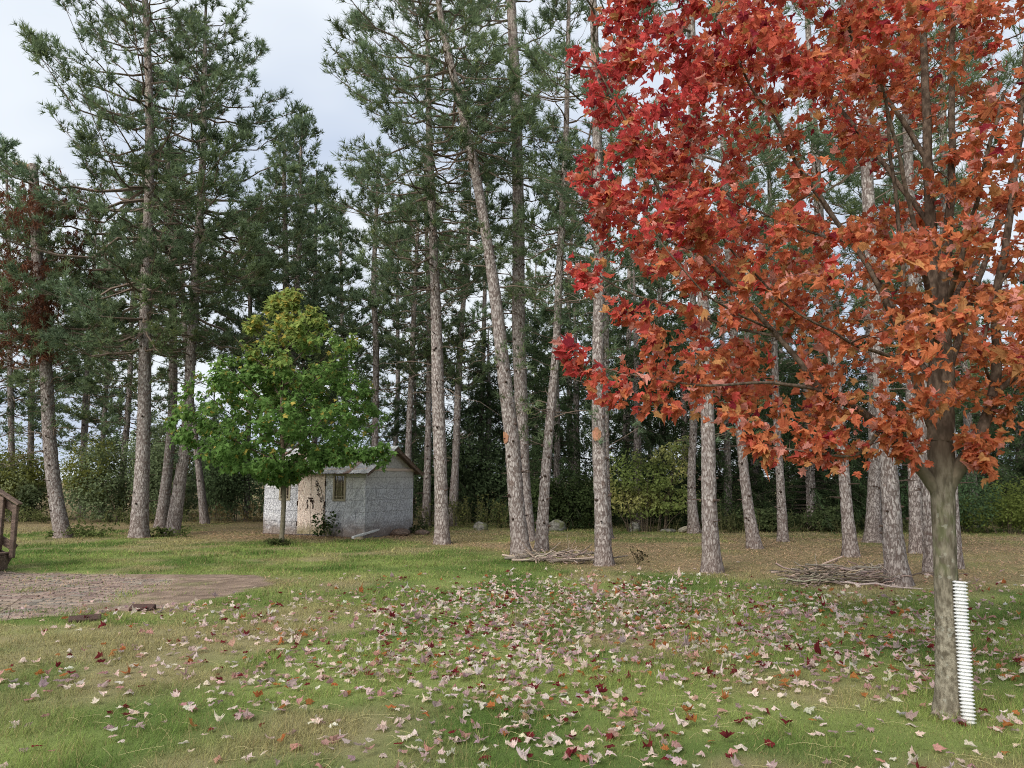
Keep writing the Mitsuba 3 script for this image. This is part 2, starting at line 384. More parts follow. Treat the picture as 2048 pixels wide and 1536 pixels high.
def straw_mask(x, y):
    bound = np.interp(x, [-16, -7, -4, -1.6, 1, 2.5, 4, 7, 12], [26, 23, 20.8, 19.0, 15.8, 14.2, 13.0, 12.2, 12.5])
    n = nz(x, y, 0.55, 11) - 0.5
    m = sstep(-1.5, 1.7, y - bound + 7 * n)
    patch = sstep(0.30, 0.62, nz(x, y, 0.45, 21) + 0.12)
    far = 1 - 0.8 * sstep(21.0, 24.0, y - 0 * x) * (x > 0) - 0.6 * sstep(19.5, 21.0, y) * (x > -3) * (x < 6)
    m = m * (0.30 + 0.70 * patch) * np.clip(far, 0.15, 1)
    # beds of needles close to the shed and the bare fringe of the patio
    shed = np.exp(-(((x + 6.3) / 3.4) ** 2 + ((y - 22.6) / 1.3) ** 2) ** 2)
    fringe = np.exp(-(((x + 4.0) / 0.9) ** 2 + ((y - 12.6) / 0.7) ** 2)) * 0.8 + np.exp(-(((x + 4.4) / 0.7) ** 2 + ((y - 10.0) / 0.35) ** 2)) * 0.9
    foot = np.zeros(np.shape(x))
    for fx_, fy_ in FEET:
        foot = np.maximum(foot, 0.95 * np.exp(-((x - fx_) ** 2 + (y - fy_) ** 2) / 0.30))
    return np.clip(np.maximum(np.maximum(np.maximum(m, shed), fringe), foot), 0, 1)


def lawn_color(x, y):
    """Albedo of the turf: lush clumps, dry patches, needle litter under the pines."""
    lush = np.array([0.115, 0.18, 0.052]); bright = np.array([0.25, 0.305, 0.105]); dry = np.array([0.38, 0.315, 0.19]); straw = np.array([0.31, 0.23, 0.15])
    a = sstep(0.35, 0.65, nz(x, y, 0.9, 31))[..., None]
    c = lush * (1 - a) + bright * a
    d = sstep(0.51, 0.70, nz(x, y, 0.75, 41) + 0.16 * sstep(-1.2, -3.0, x) * (y < 9) + 0.10 * sstep(15, 24, y))[..., None]
    c = c * (1 - 0.75 * d) + dry * 0.75 * d
    s = straw_mask(x, y)[..., None]
    v = (0.75 + 0.5 * nz(x, y, 1.9, 51))[..., None]
    return c * (1 - 0.78 * s) + straw * v * 0.78 * s


def ground_sheet():
    far = 420 * np.linspace(0, 1, 22)[1:] ** 2.2
    xs = np.concatenate([-16 - far[::-1], np.arange(-16, 16.01, 0.125), 16 + far])
    ys = np.concatenate([-2 - far[::-1], np.arange(-2, 2, 1.0), np.arange(2, 30.01, 0.125), 30 + far])
    X, Y = np.meshgrid(xs, ys)
    edge = sstep(60, 20, np.hypot(X, Y - 12))
    Z = height(X, Y) * edge
    Z = np.where(in_patio(X, Y), np.minimum(Z, 0.0) - 0.048 + 0.062 * sstep(0.46, 0.66, nz(X, Y, 1.1, 61) + 0.22 * np.exp(-((X + 4.2) / 1.0) ** 2)), Z)
    V = np.stack([X, Y, Z], -1).reshape(-1, 3)
    ny, nx = X.shape
    j, i = np.meshgrid(np.arange(ny - 1), np.arange(nx - 1), indexing='ij')
    q = (j * nx + i).ravel()
    F = np.vstack([np.stack([q, q + 1, q + nx + 1], 1), np.stack([q, q + nx + 1, q + nx], 1)])
    C = lawn_color(X, Y) * 0.62
    soil = np.array([0.20, 0.15, 0.12])
    pm = in_patio(X, Y)[..., None]
    fine = meshkit.noise(np.stack([X * 9, Y * 9, 0 * X], -1), 6)[..., None]
    grn = sstep(0.5, 0.7, nz(X, Y, 1.6, 66))[..., None]
    C = np.where(pm, (soil * (1 - 0.4 * grn) + np.array([0.17, 0.19, 0.08]) * 0.4 * grn) * (0.55 + 0.9 * fine), C)
    whole('ground', (V, F), 'm_matte', 'mown autumn lawn running back under the pines', kind='structure', smooth=True, color=C.reshape(-1, 3))


ground_sheet()
# ---------------------------------------------------------------- pines


def needles(rng, C, A, K, L, W, col, seg=0.10):
    """Bottle-brush tufts: at centres C along axes A, K needles each, one triangle per needle."""
    n = len(C)
    A = unit(A)
    r = unit(rng.normal(size=(n, K, 3)))
    perp = unit(r - (r * A[:, None]).sum(-1, keepdims=True) * A[:, None])
    th = np.radians(rng.uniform(12, 72, (n, K, 1)))
    d = unit(A[:, None] * np.cos(th) + perp * np.sin(th))
    base = C[:, None] + A[:, None] * rng.uniform(-0.5, 0.5, (n, K, 1)) * seg
    tip = base + d * (L * rng.uniform(0.7, 1.15, (n, K, 1)))
    side = unit(np.cross(d, unit(rng.normal(size=(n, K, 3))))) * (W / 2)
    V = np.stack([base - side, base + side, tip], 2).reshape(-1, 3)
    F = np.arange(len(V)).reshape(-1, 3)
    c = np.asarray(col)[:, None] * rng.uniform(0.7, 1.3, (n, K, 1))
    Cc = np.repeat(c.reshape(-1, 3), 3, 0)
    return V, F, Cc


def visible_top(y):
    """Height above which nothing shows in the picture at depth y (only used to spend less detail there)."""
    return EYE + y * 0.72


def pine(key, spec, seed, crown, K=10, dead=14, sparse=1.0, low=0, W=None, tint=(0.142, 0.19, 0.105), reach=None, proto=False):
    Y, pts = spec
    W = W or 0.0011 * Y
    zb, zt, R = crown
    rng = np.random.default_rng(seed)
    X, Z, Rr = (np.array(v) for v in zip(*pts))
    if zt > Z[-1]:
        X = np.append(X, X[-1] + (X[-1] - X[-2]) / (Z[-1] - Z[-2]) * (zt - Z[-1]) * 0.5)
        Z = np.append(Z, zt); Rr = np.append(Rr, 0.012)
    from scipy.interpolate import PchipInterpolator
    fx, fr = PchipInterpolator(Z, X), PchipInterpolator(Z, Rr)
    wob = rng.uniform(0, 6, 2)
    top = Z[-1]

    def axis(z):
        z = np.clip(z, -0.1, top)
        return np.stack([fx(z), Y + 0.05 * np.sin(z * 0.6 + wob[0]) * np.minimum(z / 2, 1), z], -1)
    # trunk: rings with swellings at the whorls and an uneven outline
    k = 14
    zr = np.concatenate([[-0.08, 0.04, 0.12, 0.22, 0.35], np.arange(0.5, top, 0.16 if Y < 26 else 0.35), [top]])
    ang = np.arange(k) * 2 * PI / k
    cen = axis(zr)
    rad = fr(np.clip(zr, 0, top))[:, None] * (1 + 0.03 * np.sin(zr / 0.48 * 2 * PI)[:, None])
    un = np.stack([np.broadcast_to(np.cos(ang), (len(zr), k)), np.broadcast_to(np.sin(ang), (len(zr), k)), np.broadcast_to(zr[:, None] * 2.2, (len(zr), k))], -1)
    rad = rad * 0.95 * (1 + 0.10 * (meshkit.fbm(un * 1.7 + seed, 3, seed) - 0.5)) * (1 + 0.12 * np.exp(-zr / 0.10)[:, None] * (1 + np.sin(ang * 5 + seed)))
    V = cen[:, None] + np.stack([np.cos(ang) * rad, np.sin(ang) * rad, 0 * rad], -1)
    i, j = np.meshgrid(np.arange(len(zr) - 1), np.arange(k), indexing='ij')
    q = np.stack([i * k + j, i * k + (j + 1) % k, (i + 1) * k + (j + 1) % k, (i + 1) * k + j], -1).reshape(-1, 4)
    part(key, 'trunk', (V.reshape(-1, 3), np.vstack([q[:, [0, 1, 2]], q[:, [0, 2, 3]]])), 'm_pine_bark', smooth=True)
    # branch stubs left on the lower trunk
    zs = np.arange(0.7 + rng.uniform(0, .3), max(zb, 2.5), 0.42)
    zs = np.repeat(zs + rng.normal(0, 0.05, len(zs)), 3) + rng.normal(0, 0.03, 3 * len(zs))
    zs = zs[rng.random(len(zs)) < 0.8]
    az = rng.uniform(0, 2 * PI, len(zs))
    dirh = np.stack([np.cos(az), np.sin(az), 0 * az], -1)
    rr = fr(np.clip(zs, 0, top))
    p0 = axis(zs) + dirh * (rr * 0.82)[:, None]
    ln = np.where(rng.random(len(zs)) < 0.25, rng.uniform(0.10, 0.3, len(zs)), rng.uniform(0.03, 0.055, len(zs)))
    p1 = p0 + dirh * (rr * 0.2 + ln)[:, None] + [0, 0, 0.01]
    sr = np.where(ln > 0.06, 0.012, rng.uniform(0.018, 0.034, len(zs)))
    Pk = np.stack([p0, (p0 + p1) / 2 + [0, 0, 0.004], p1], 1)
    vk = tubes(Pk, np.stack([sr * 1.35, sr, sr * 0.55], 1), 6)
    part(key, 'branch_stub', vk, 'm_matte', color=np.array([0.075, 0.055, 0.047]), stuff=True)
    # bare dead branches below and in the lower crown
    brP, brR = [], []
    if dead:
        z = rng.uniform(max(1.9, zb * 0.45), zb + 0.35 * (zt - zb), dead)
        a = rng.uniform(0, 2 * PI, dead)
        L = rng.uniform(0.5, 1.0, dead) * R * 0.62
        d = np.stack([np.cos(a), np.sin(a), rng.uniform(-0.35, 0.45, dead)], -1)
        q0 = axis(z)
        q2 = q0 + d * L[:, None]
        q1 = q0 + d * L[:, None] * 0.5 + np.stack([0 * z, 0 * z, rng.uniform(0.05, 0.28, dead) * L], -1)
        P = bez(q0, q1, q2, 7)
        P[:, 1:] += rng.normal(0, 0.02, (dead, 6, 3))
        brP.append(P); brR.append(np.linspace(1, 0.18, 7)[None] * rng.uniform(0.010, 0.019, (dead, 1)))
        f = rng.integers(0, dead, dead * 2)
        s = rng.integers(2, 6, dead * 2)
        b0 = P[f, s]
        dd = unit(d[f] + rng.normal(0, 0.6, (dead * 2, 3)))
        ll = (L[f] * rng.uniform(0.15, 0.4, dead * 2))[:, None]
        brP.append(bez(b0, b0 + dd * ll * 0.5 + [0, 0, 0.03], b0 + dd * ll, 7)); brR.append(np.linspace(1, 0.3, 7)[None] * rng.uniform(0.005, 0.009, (dead * 2, 1)))
    # living branches in whorls
    zw = np.arange(zb, zt - 0.15, 0.46)
    zw = zw + rng.normal(0, 0.08, len(zw))
    nb = rng.integers(4, 8, len(zw))
    zz = np.repeat(zw, nb) + rng.normal(0, 0.05, nb.sum())
    az = np.concatenate([np.arange(n) * 2 * PI / n + rng.uniform(0, 6.28) + rng.normal(0, 0.3, n) for n in nb])
    t = np.clip((zz - zb) / (zt - zb), 0, 1)
    prof = np.where(t < 0.28, 0.62 + 0.38 * t / 0.28, ((1 - t) / 0.72) ** 0.8)
    keep = rng.random(len(zz)) < 0.80 * sparse
    zz, az, t, prof = zz[keep], az[keep], t[keep], prof[keep]
    L = R * np.maximum(prof, 0.1) * rng.uniform(0.55, 1.12, len(zz))
    if reach is not None:                                     # a one-sided crown: longer branches towards this azimuth
        L = L * (1 + reach[1] * np.cos(az - reach[0]))
    el = np.radians(-8 + 48 * t ** 1.3 + rng.normal(0, 9, len(zz)))
    B, M = len(zz), 8
    s = np.linspace(0, 1, M)[None, :]
    dh = np.stack([np.cos(az), np.sin(az)], -1)
    sw = rng.normal(0, 0.10, B)[:, None] * s ** 2
    out = s * np.cos(el)[:, None]
    zc = s * np.sin(el)[:, None] - 0.10 * np.sin(PI * s) * rng.uniform(0.2, 1.6, (B, 1)) + 0.17 * s ** 3 * rng.uniform(0.3, 1.5, (B, 1))
    root = axis(zz)
    P = np.empty((B, M, 3))
    P[..., 0] = root[:, :1] + L[:, None] * (dh[:, :1] * out - dh[:, 1:] * sw)
    P[..., 1] = root[:, 1:2] + L[:, None] * (dh[:, 1:] * out + dh[:, :1] * sw)
    P[..., 2] = root[:, 2:] + L[:, None] * zc
    P[:, 1:] += rng.normal(0, 0.018, (B, M - 1, 3)) * L[:, None, None]
    r0 = 0.010 + 0.011 * L
    brP.append(P[:, 1:] if False else np.stack([P[:, i] for i in (0, 1, 2, 3, 4, 5, 7)], 1)); brR.append(np.linspace(1, 0.16, 7)[None] * r0[:, None])
    # twigs
    nt = np.maximum(3, (L * 5.2).astype(int))
    bi = np.repeat(np.arange(B), nt)
    st = 1 - rng.random(len(bi)) ** 1.7 * 0.66
    f = st * (M - 1); i0 = np.clip(f.astype(int), 0, M - 2); u = (f - i0)[:, None]
    b0 = P[bi, i0] * (1 - u) + P[bi, i0 + 1] * u
    tg = unit(P[bi, i0 + 1] - P[bi, i0])
    sd = np.cross(tg, [0, 0, 1.0]); sd = unit(sd) * np.where(rng.random(len(bi)) < 0.5, 1, -1)[:, None]
    dd = unit(tg * 0.75 + sd * rng.uniform(0.3, 1.0, (len(bi), 1)) + np.array([0, 0, 1.0]) * rng.uniform(-0.05, 0.55, (len(bi), 1)))
    tl = (L[bi] * 0.30 * (1.15 - st) + 0.16) * rng.uniform(0.6, 1.2, len(bi))
    b2 = b0 + dd * tl[:, None] + np.array([0, 0, 0.06]) * tl[:, None]
    b1 = b0 + dd * tl[:, None] * 0.5 - np.array([0, 0, 0.05]) * tl[:, None]
    tw = bez(b0, b1, b2, 3)
    vb = join(*[tubes(p, r, 4, caps=False) for p, r in zip(brP, brR)], tubes(tw, np.linspace(1, 0.5, 3)[None] * np.full((len(tw), 1), 0.0065 if Y < 26 else 0.008), 3, caps=False))
    # tufts: along the twigs, on side shoots, at the branch tips
    tx = unit(b2 - b1)
    C, A = [b2, (b1 + b2) / 2 + rng.normal(0, 0.02, b1.shape)], [tx + [0, 0, 0.25], tx]
    for h in range(3):
        d2 = unit(dd + rng.normal(0, 0.55, dd.shape) + [0, 0, 0.25])
        l2 = rng.uniform(0.10, 0.26, (len(dd), 1))
        w = rng.uniform(0.3, 0.9, (len(dd), 1))
        C.append(b0 * (1 - w) + b2 * w + d2 * l2); A.append(d2 + [0, 0, 0.2])
    C.append(P[:, -1]); A.append(P[:, -1] - P[:, -2] + [0, 0, 0.1])
    if low:                                                   # shoots straight from the trunk below the crown
        z = rng.uniform(2.2, zb, low); a = rng.uniform(0, 2 * PI, low); a = np.where(rng.random(low) < 0.6, -a % PI + PI, a)
        d = np.stack([np.cos(a), np.sin(a), rng.uniform(0.1, 0.6, low)], -1)
        l = rng.uniform(0.15, 0.9, low)[:, None]
        e = axis(z) + d * l
        vb = join(vb, tubes(bez(axis(z), axis(z) + d * l * 0.5 - [0, 0, 0.05], e, 4), np.full((low, 4), 0.007), 4, caps=False))
        for h in range(5):
            C.append(e + rng.normal(0, 0.09, e.shape)); A.append(d + rng.normal(0, 0.5, d.shape) + [0, 0, 0.3])
    C, A = np.vstack(C), np.vstack(A)
    part(key, 'branchwork', vb, 'm_matte', color=np.clip(np.array([0.155, 0.120, 0.100])[None] * (0.55 + 0.9 * meshkit.noise(vb[0] * 3, seed))[:, None], 0, 1), stuff=True)
    n1 = meshkit.noise(C * 0.9, seed)[:, None]
    col = np.asarray(tint)[None] * (0.62 + 0.85 * n1) * rng.uniform(0.75, 1.3, (len(C), 1))
    col = col + np.array([0.055, 0.045, 0.0]) * (rng.random((len(C), 1)) < 0.10)
    blue = meshkit.noise(C * 0.5 + 9, seed)[:, None]
    col = col * (1 + np.array([-0.10, 0.0, 0.28]) * (blue - 0.4))
    vis = C[:, 2] < visible_top(Y) + 0.8
    m = [needles(rng, C[vis], A[vis], K, 0.195, W, col[vis])]
    if (~vis).any() and not proto:
        m.append(needles(rng, C[~vis], A[~vis], 4, 0.16, 0.022, col[~vis]))
    m = join(*m)
    part(key, 'crown', m[:2], 'm_foliage', color=m[2], stuff=True)
    return axis, rng


PINE_SPECS = [
    # key in PINES, crown (bottom, top, radius), options, label
    ('P1', (4.6, 10.2, 2.6), dict(sparse=0.65, low=16, dead=26), 'leaning pine with snapped-off top and hanging brown needles, farthest left of the big trunks'),
    ('P2', (5.6, 20.0, 4.6), dict(low=10, dead=18, K=11, sparse=1.12, reach=(3.0, 0.12)), 'tallest full-crowned pine in the left half, trunk second from the left on the grass'),
    ('P3', (6.5, 14.0, 1.9), dict(low=4, sparse=0.6, dead=24), 'slim pine leaning right, its foot just left of the other right-leaning trunk'),
    ('P4', (6.0, 18.6, 3.7), dict(low=8, dead=22, sparse=0.85, reach=(0.1, 0.15)), 'pine leaning right at its foot, just left of the green maple crown'),
    ('P5', (6.5, 14.5, 1.8), dict(sparse=0.8), 'slim pine leaning left behind the green maple, standing before the bushes'),
    ('P6', (5.6, 13.5, 1.9), dict(sparse=0.9), 'thin straight pine standing just left of the grey shed'),
    ('P10', (6.6, 14.2, 2.0), dict(low=4, sparse=0.75), 'straight pale pine rising behind the right end of the shed roof'),
    ('P11', (5.0, 12.6, 1.9), dict(sparse=0.7), 'slim pine rising just right of the shed gable'),
    ('P12', (5.5, 14.3, 1.8), dict(sparse=0.7), 'thin pine between the shed and the thick trunk right of it'),
    ('P13', (7.0, 17.5, 3.1), dict(dead=46, sparse=1.1, reach=(2.8, 0.2)), 'thick straight pine just right of the shed with arching bare branches'),
    ('P14', (5.2, 13.0, 1.7), dict(sparse=0.75), 'slim pine half hidden behind the thick trunk right of the shed'),
    ('P15', (9.2, 17.0, 3.0), dict(dead=18, low=12, sparse=1.1, reach=(3.14, 0.15)), 'big pine curving to the left, its foot in the brush pile'),
    ('P16', (8.8, 23.0, 2.8), dict(dead=22, low=10, sparse=0.7), 'tall straight pine rising behind the pine that curves left'),
    ('P17', (6.0, 15.2, 2.0), dict(dead=22, low=16, sparse=0.7), 'slender bent pine between the brush pile and the curving pine'),
    ('P18', (6.6, 17.0, 2.3), dict(dead=18, low=18, sparse=0.55), 'thick straight pine standing at the right end of the middle brush pile'),
    ('P19', (6.4, 14.0, 1.8), dict(low=6, sparse=0.6), 'thin pine close behind the thick trunk by the middle brush pile'),
    ('P20', (6.2, 15.0, 2.0), dict(low=6, sparse=0.55), 'slim pine at the wood edge behind the pine with an orange bark scar'),
    ('P21', (6.4, 16.0, 2.3), dict(dead=22, low=10, sparse=0.5), 'pale thick pine with an orange bark scar, standing alone on the needle bed'),
    ('P22', (6.2, 14.5, 1.9), dict(low=6, sparse=0.55), 'slim pine leaning left, next right of the pine with the orange scar'),
    ('P23', (5.6, 13.5, 1.8), dict(sparse=0.6), 'slim straight pine close to the dark spruces behind the red maple'),
    ('P24', (6.0, 14.5, 2.0), dict(low=6, sparse=0.5), 'leaning pine behind the right-hand brush pile'),
    ('P25', (5.8, 16.0, 2.1), dict(sparse=0.6), 'stout brownish pine farther back behind the right-hand brush pile'),
    ('P26', (6.0, 14.0, 2.2), dict(dead=16, low=6, sparse=0.5), 'nearest thick pine, its foot against the right-hand brush pile'),
    ('P27', (6.0, 14.0, 2.0), dict(sparse=0.55), 'straight pine seen in the gap left of the red maple trunk'),
    ('P28', (6.0, 15.0, 2.2), dict(dead=14, sparse=0.5), 'pine directly behind the red maple trunk on its left side'),
    ('P29', (5.8, 13.0, 2.0), dict(sparse=0.6), 'pine mostly hidden behind the red maple trunk, a sliver showing on its right'),
    ('P7', (4.6, 14.0, 1.9), dict(K=8), 'thin pale pine in the bushes left of the pine with the snapped top'),
    ('P8', (5.5, 14.5, 1.6), dict(K=8, sparse=0.6), 'thin pale pine rising from the bushes right of the pine with the snapped top'),
    ('P9', (4.6, 13.5, 1.6), dict(K=8, sparse=0.7), 'farthest thin pine in the bushes left of the tallest full-crowned pine'),
    ('B1', (4.6, 16.5, 2.6), dict(K=8), 'dark-crowned pine straight behind the green maple top'),
    ('B2', (4.4, 16.0, 2.2), dict(K=8), 'far pine over the shed, right of the green maple top'),
    ('B4', (4.2, 15.0, 2.4), dict(K=8), 'farthest pine behind the shed roof'),
    ('B5', (4.4, 15.0, 2.0), dict(K=8, sparse=0.8), 'far pine between the thick trunk by the shed and the curving pine'),
    ('B6', (4.6, 13.0, 2.2), dict(K=8, sparse=0.7), 'far pine behind the tip of the lowest red maple branch'),
    ('B7', (4.6, 12.5, 2.2), dict(K=8), 'far pine behind the left part of the red maple crown'),
    ('B8', (4.6, 12.5, 2.2), dict(K=8), 'far pine behind the middle of the red maple crown'),
    ('B10', (3.6, 16.0, 2.5), dict(K=8), 'far pine at the left edge behind the bushes'),
]
trunk_axis = {}
for n_, (pk, crown, opt, lab) in enumerate(PINE_SPECS):
    kk = thing('pine_tree', lab, 'pine tree', 'pines along the edge of the wood')
    trunk_axis[pk] = (kk, *pine(kk, PINES[pk], 100 + n_, crown, **opt))

# the snapped pine: torn stump of wood at its top and dead brown sprays hanging along it
kk, axis_, rng = trunk_axis['P1']
top_ = axis_(np.array([11.2]))[0]
sp = rng.uniform(-1, 1, (9, 3)) * [0.09, 0.09, 0.05] + top_
part(kk, 'torn_wood', tubes(bez(sp - [0, 0, 0.2], sp, sp + rng.uniform(-1, 1, (9, 3)) * [0.45, 0.1, 0.10] + [-0.25, 0, 0.12], 4), np.linspace(0.05, 0.012, 4)[None].repeat(9, 0), 5), 'm_matte', color=np.array([0.27, 0.19, 0.13]))
zc_ = np.concatenate([rng.uniform(5.2, 7.9, 38), rng.uniform(7.4, 10.2, 30)])
ac_ = np.concatenate([rng.uniform(3.3, 6.0, 38), rng.uniform(4.6, 6.6, 30)])
rc_ = np.concatenate([rng.uniform(0.25, 1.15, 38), rng.uniform(0.8, 2.1, 30)])
cc_ = axis_(zc_) + np.stack([np.cos(ac_), np.sin(ac_), 0 * ac_], -1) * rc_[:, None]
cc_ = np.repeat(cc_, 15, 0) + rng.normal(0, 1, (68 * 15, 3)) * [0.13, 0.13, 0.24]
dm_ = needles(rng, cc_, np.tile([0.0, 0, -1], (len(cc_), 1)) + rng.normal(0, 0.25, cc_.shape), 10, 0.24, 0.022, np.tile([0.15, 0.066, 0.042], (len(cc_), 1)) * rng.uniform(0.6, 1.6, (len(cc_), 1)))
part(kk, 'dead_needles', dm_[:2], 'm_foliage', color=dm_[2], stuff=True, label='brown dead needles hanging in clumps')

# orange scars where bark has come off
for pk, z0, az in (('P21', 3.35, -1.75), ('P18', 2.55, -2.0), ('P15', 2.6, -2.6)):
    kk, axis_, rng = trunk_axis[pk]
    n_ = 9
    a_ = np.linspace(-0.5, 0.5, n_)
    rows = []
    for dz_ in np.linspace(-0.13, 0.13, 7):
        w_ = math.sqrt(max(0.02, 1 - (dz_ / 0.14) ** 2)) * (0.8 + 0.4 * rng.random())
        r_ = float(np.interp(z0 + dz_, [p[1] for p in PINES[pk][1]], [p[2] for p in PINES[pk][1]])) * 1.06
        rows.append(axis_(np.array([z0 + dz_])) + np.stack([np.cos(az + a_ * w_ * 1.3) * r_, np.sin(az + a_ * w_ * 1.3) * r_, rng.normal(0, .006, n_)], -1))
    V_ = np.vstack(rows)
    i_, j_ = np.meshgrid(np.arange(6), np.arange(n_ - 1), indexing='ij')
    q_ = (i_ * n_ + j_).ravel()
    part(kk, 'bark_scar', (V_, np.vstack([np.stack([q_, q_ + 1, q_ + n_ + 1], 1), np.stack([q_, q_ + n_ + 1, q_ + n_], 1)])), 'm_matte', color=jitter_color((0.30, 0.155, 0.10), len(V_), rng, 0.2), label='orange scar of bare wood')


# ---------------------------------------------------------------- spruces and the wood behind


def spruce(key, x, y, H, R, seed, tint=(0.070, 0.105, 0.050), zb=0.4, n=2100, drop=0.6):
    rng = np.random.default_rng(seed)
    part(key, 'trunk', tubes(np.array([[[x, y, -0.1], [x + 0.05, y, H * 0.5], [x, y, H]]]), np.array([[0.16, 0.1, 0.02]]) * H / 9, 8), 'm_pine_bark', smooth=40)
    z = zb + (H - zb) * (1 - np.sqrt(rng.random(n // 12)))
    a = rng.uniform(0, 2 * PI, len(z))
    L = R * (1 - (z - zb) / (H - zb)) ** 0.8 * rng.uniform(0.7, 1.1, len(z)) + 0.15
    d = np.stack([np.cos(a), np.sin(a), 0 * a], -1)
    p0 = np.stack([x + 0 * z, y + 0 * z, z], -1)
    p2 = p0 + d * L[:, None] + np.stack([0 * z, 0 * z, -drop * 0.45 * L], -1)
    p1 = p0 + d * L[:, None] * 0.6 + np.stack([0 * z, 0 * z, 0.05 * L], -1)
    P = bez(p0, p1, p2, 6)
    part(key, 'branchwork', tubes(P, np.linspace(0.013, 0.004, 6)[None].repeat(len(z), 0), 3, caps=False), 'm_matte', color=np.array([0.06, 0.05, 0.042]), stuff=True)
    bi = rng.integers(0, len(z), n); s = rng.uniform(0.08, 1, n) ** 0.75 * 5
    i0 = np.minimum(s.astype(int), 4); u = (s - i0)[:, None]
    c = P[bi, i0] * (1 - u) + P[bi, i0 + 1] * u
    tg = unit(P[bi, np.minimum(i0 + 1, 5)] - P[bi, i0])
    side = np.cross(tg, [0, 0, 1.0]) * np.where(rng.random(n) < 0.5, 1, -1)[:, None]
    ax = unit(tg * 0.5 + side * rng.uniform(0.1, 0.8, (n, 1)) - np.array([0, 0, 1]) * rng.uniform(0.1, 0.9, (n, 1)))
    ln = rng.uniform(0.10, 0.3, n)
    c = np.vstack([c + ax * (ln * f)[:, None] for f in (0.3, 0.9)])
    ax = np.vstack([ax, ax])
    t = np.asarray(tint)[None] * (0.45 + 1.1 * meshkit.noise(c * 1.2, seed))[:, None] * rng.uniform(0.7, 1.4, (len(c), 1))
    m = needles(rng, c, ax, 6, 0.15, 0.028, t, seg=0.22)
    part(key, 'crown', m[:2], 'm_foliage', color=m[2], stuff=True)


SPRUCES = [
    (1.6, 27.5, 8.5, 2.3, 'dark spruce at the wood edge left of the yellow-green sapling'),
    (4.6, 28.0, 10.5, 2.6, 'dark spruce straight behind the yellow-green sapling'),
    (7.6, 27.0, 9.0, 2.5, 'dark spruce behind the pine with the orange scar'),
    (10.2, 26.2, 10.5, 2.7, 'dark spruce behind the lower left of the red maple crown'),
    (13.0, 26.5, 9.5, 2.7, 'dark drooping spruce left of the red maple trunk'),
    (16.2, 27.0, 11.0, 2.8, 'dark spruce right behind the red maple trunk'),
    (19.5, 26.0, 9.5, 2.8, 'dark spruce at the right edge behind the low bushes'),
    (-1.0, 31.5, 8.0, 2.2, 'dark spruce between the thick trunk by the shed and the curving pine'),
    (-4.4, 34.0, 7.4, 2.0, 'small far spruce seen over the shed roof'),
    (-15.0, 38.0, 6.6, 2.0, 'far spruce low behind the bushes on the left'),
]
for i_, (x_, y_, h_, r_, lab) in enumerate(SPRUCES):
    spruce(thing('spruce_tree', lab, 'spruce', 'spruces along the back of the lawn'), x_, y_, h_, r_, 300 + i_)


# the wood behind: a few built pines and spruces, repeated with other turns and heights
def proto(name, build):
    """Builds a tree at the origin under a scratch key and moves its parts into a shapegroup."""
    scratch = 'scratch_' + name
    build(scratch)
    grp = {'type': 'shapegroup'}
    for k in [k for k in scene if k.startswith(scratch + '__')]:
        grp[k.split('__')[1]] = scene.pop(k)
        labels.pop(k, None)
    scene[name] = grp


for v in range(3):
    proto(f'far_pine_{v}', lambda k: pine(k, (34.0, [(0, 0, 0.16), (0.1 * v, 4, 0.13), (0.1, 9, 0.10), (-0.1, 13, 0.06), (0, 16, 0.03)]), 600 + v, ((2.6, 4.4, 3.4)[v], 16.5, 2.6), K=8, dead=10, proto=True))
    proto(f'far_spruce_{v}', lambda k: spruce(k, 0, 0, 9.5, 2.5, 620 + v, n=1900))
rng = np.random.default_rng(640)
FAR = []
for row, (y0, step) in enumerate(((34.0, 8.0), (42.0, 9.0))):
    x = -0.72 * y0 - 2
    while x < 0.72 * y0 + 2:
        FAR.append((x + rng.normal(0, 0.6), y0 + rng.normal(0, 1.4), 'pine'))
        x += step * rng.uniform(0.7, 1.3)
for x0 in np.arange(-2.5, 24, 1.75):
    FAR.append((x0 + rng.normal(0, 0.4), rng.uniform(28.5, 33.0), 'spruce'))
for x0 in np.arange(-2, 26, 3.6):
    FAR.append((x0 + rng.normal(0, 0.6), rng.uniform(39, 47.0), 'spruce'))
FAR.sort(key=lambda q: q[0] / q[1])
for i, (x, y, kind) in enumerate(FAR):
    if kind == 'pine':
        place_ = 'on the left' if x < -0.25 * y else 'in the middle' if x < 0.2 * y else 'on the right behind the red maple'
        k = thing('pine_tree', f'far thin pine in the wood {place_}', 'pine tree', f'far pines in the wood {place_}')
        sc, off = rng.uniform(0.85, 1.15), (0, -34.0)
    else:
        place_ = 'on the left' if x < -0.25 * y else 'in the middle' if x < 0.2 * y else 'on the right behind the red maple'
        k = thing('spruce_tree', f'far dark spruce closing the wood {place_}', 'spruce', f'far spruces in the wood {place_}')
        sc, off = (rng.uniform(0.75, 1.2) if y < 36 else rng.uniform(0.6, 0.85)), (0, 0)
    for pn in scene[f'far_{kind}_{i % 3}']:
        if pn in ('crown', 'branchwork', 'branch_stub'):
            labels[f'{k}__{pn}'] = {'kind': 'stuff'}
    scene[k] = {'type': 'instance', 'to_world': T().translate([x, y, 0]).rotate([0, 0, 1], float(rng.uniform(0, 360))).scale([1, 1, 1]).scale(float(sc)).translate([off[0], off[1], 0]),
                'group': {'type': 'ref', 'id': f'far_{kind}_{i % 3}'}}


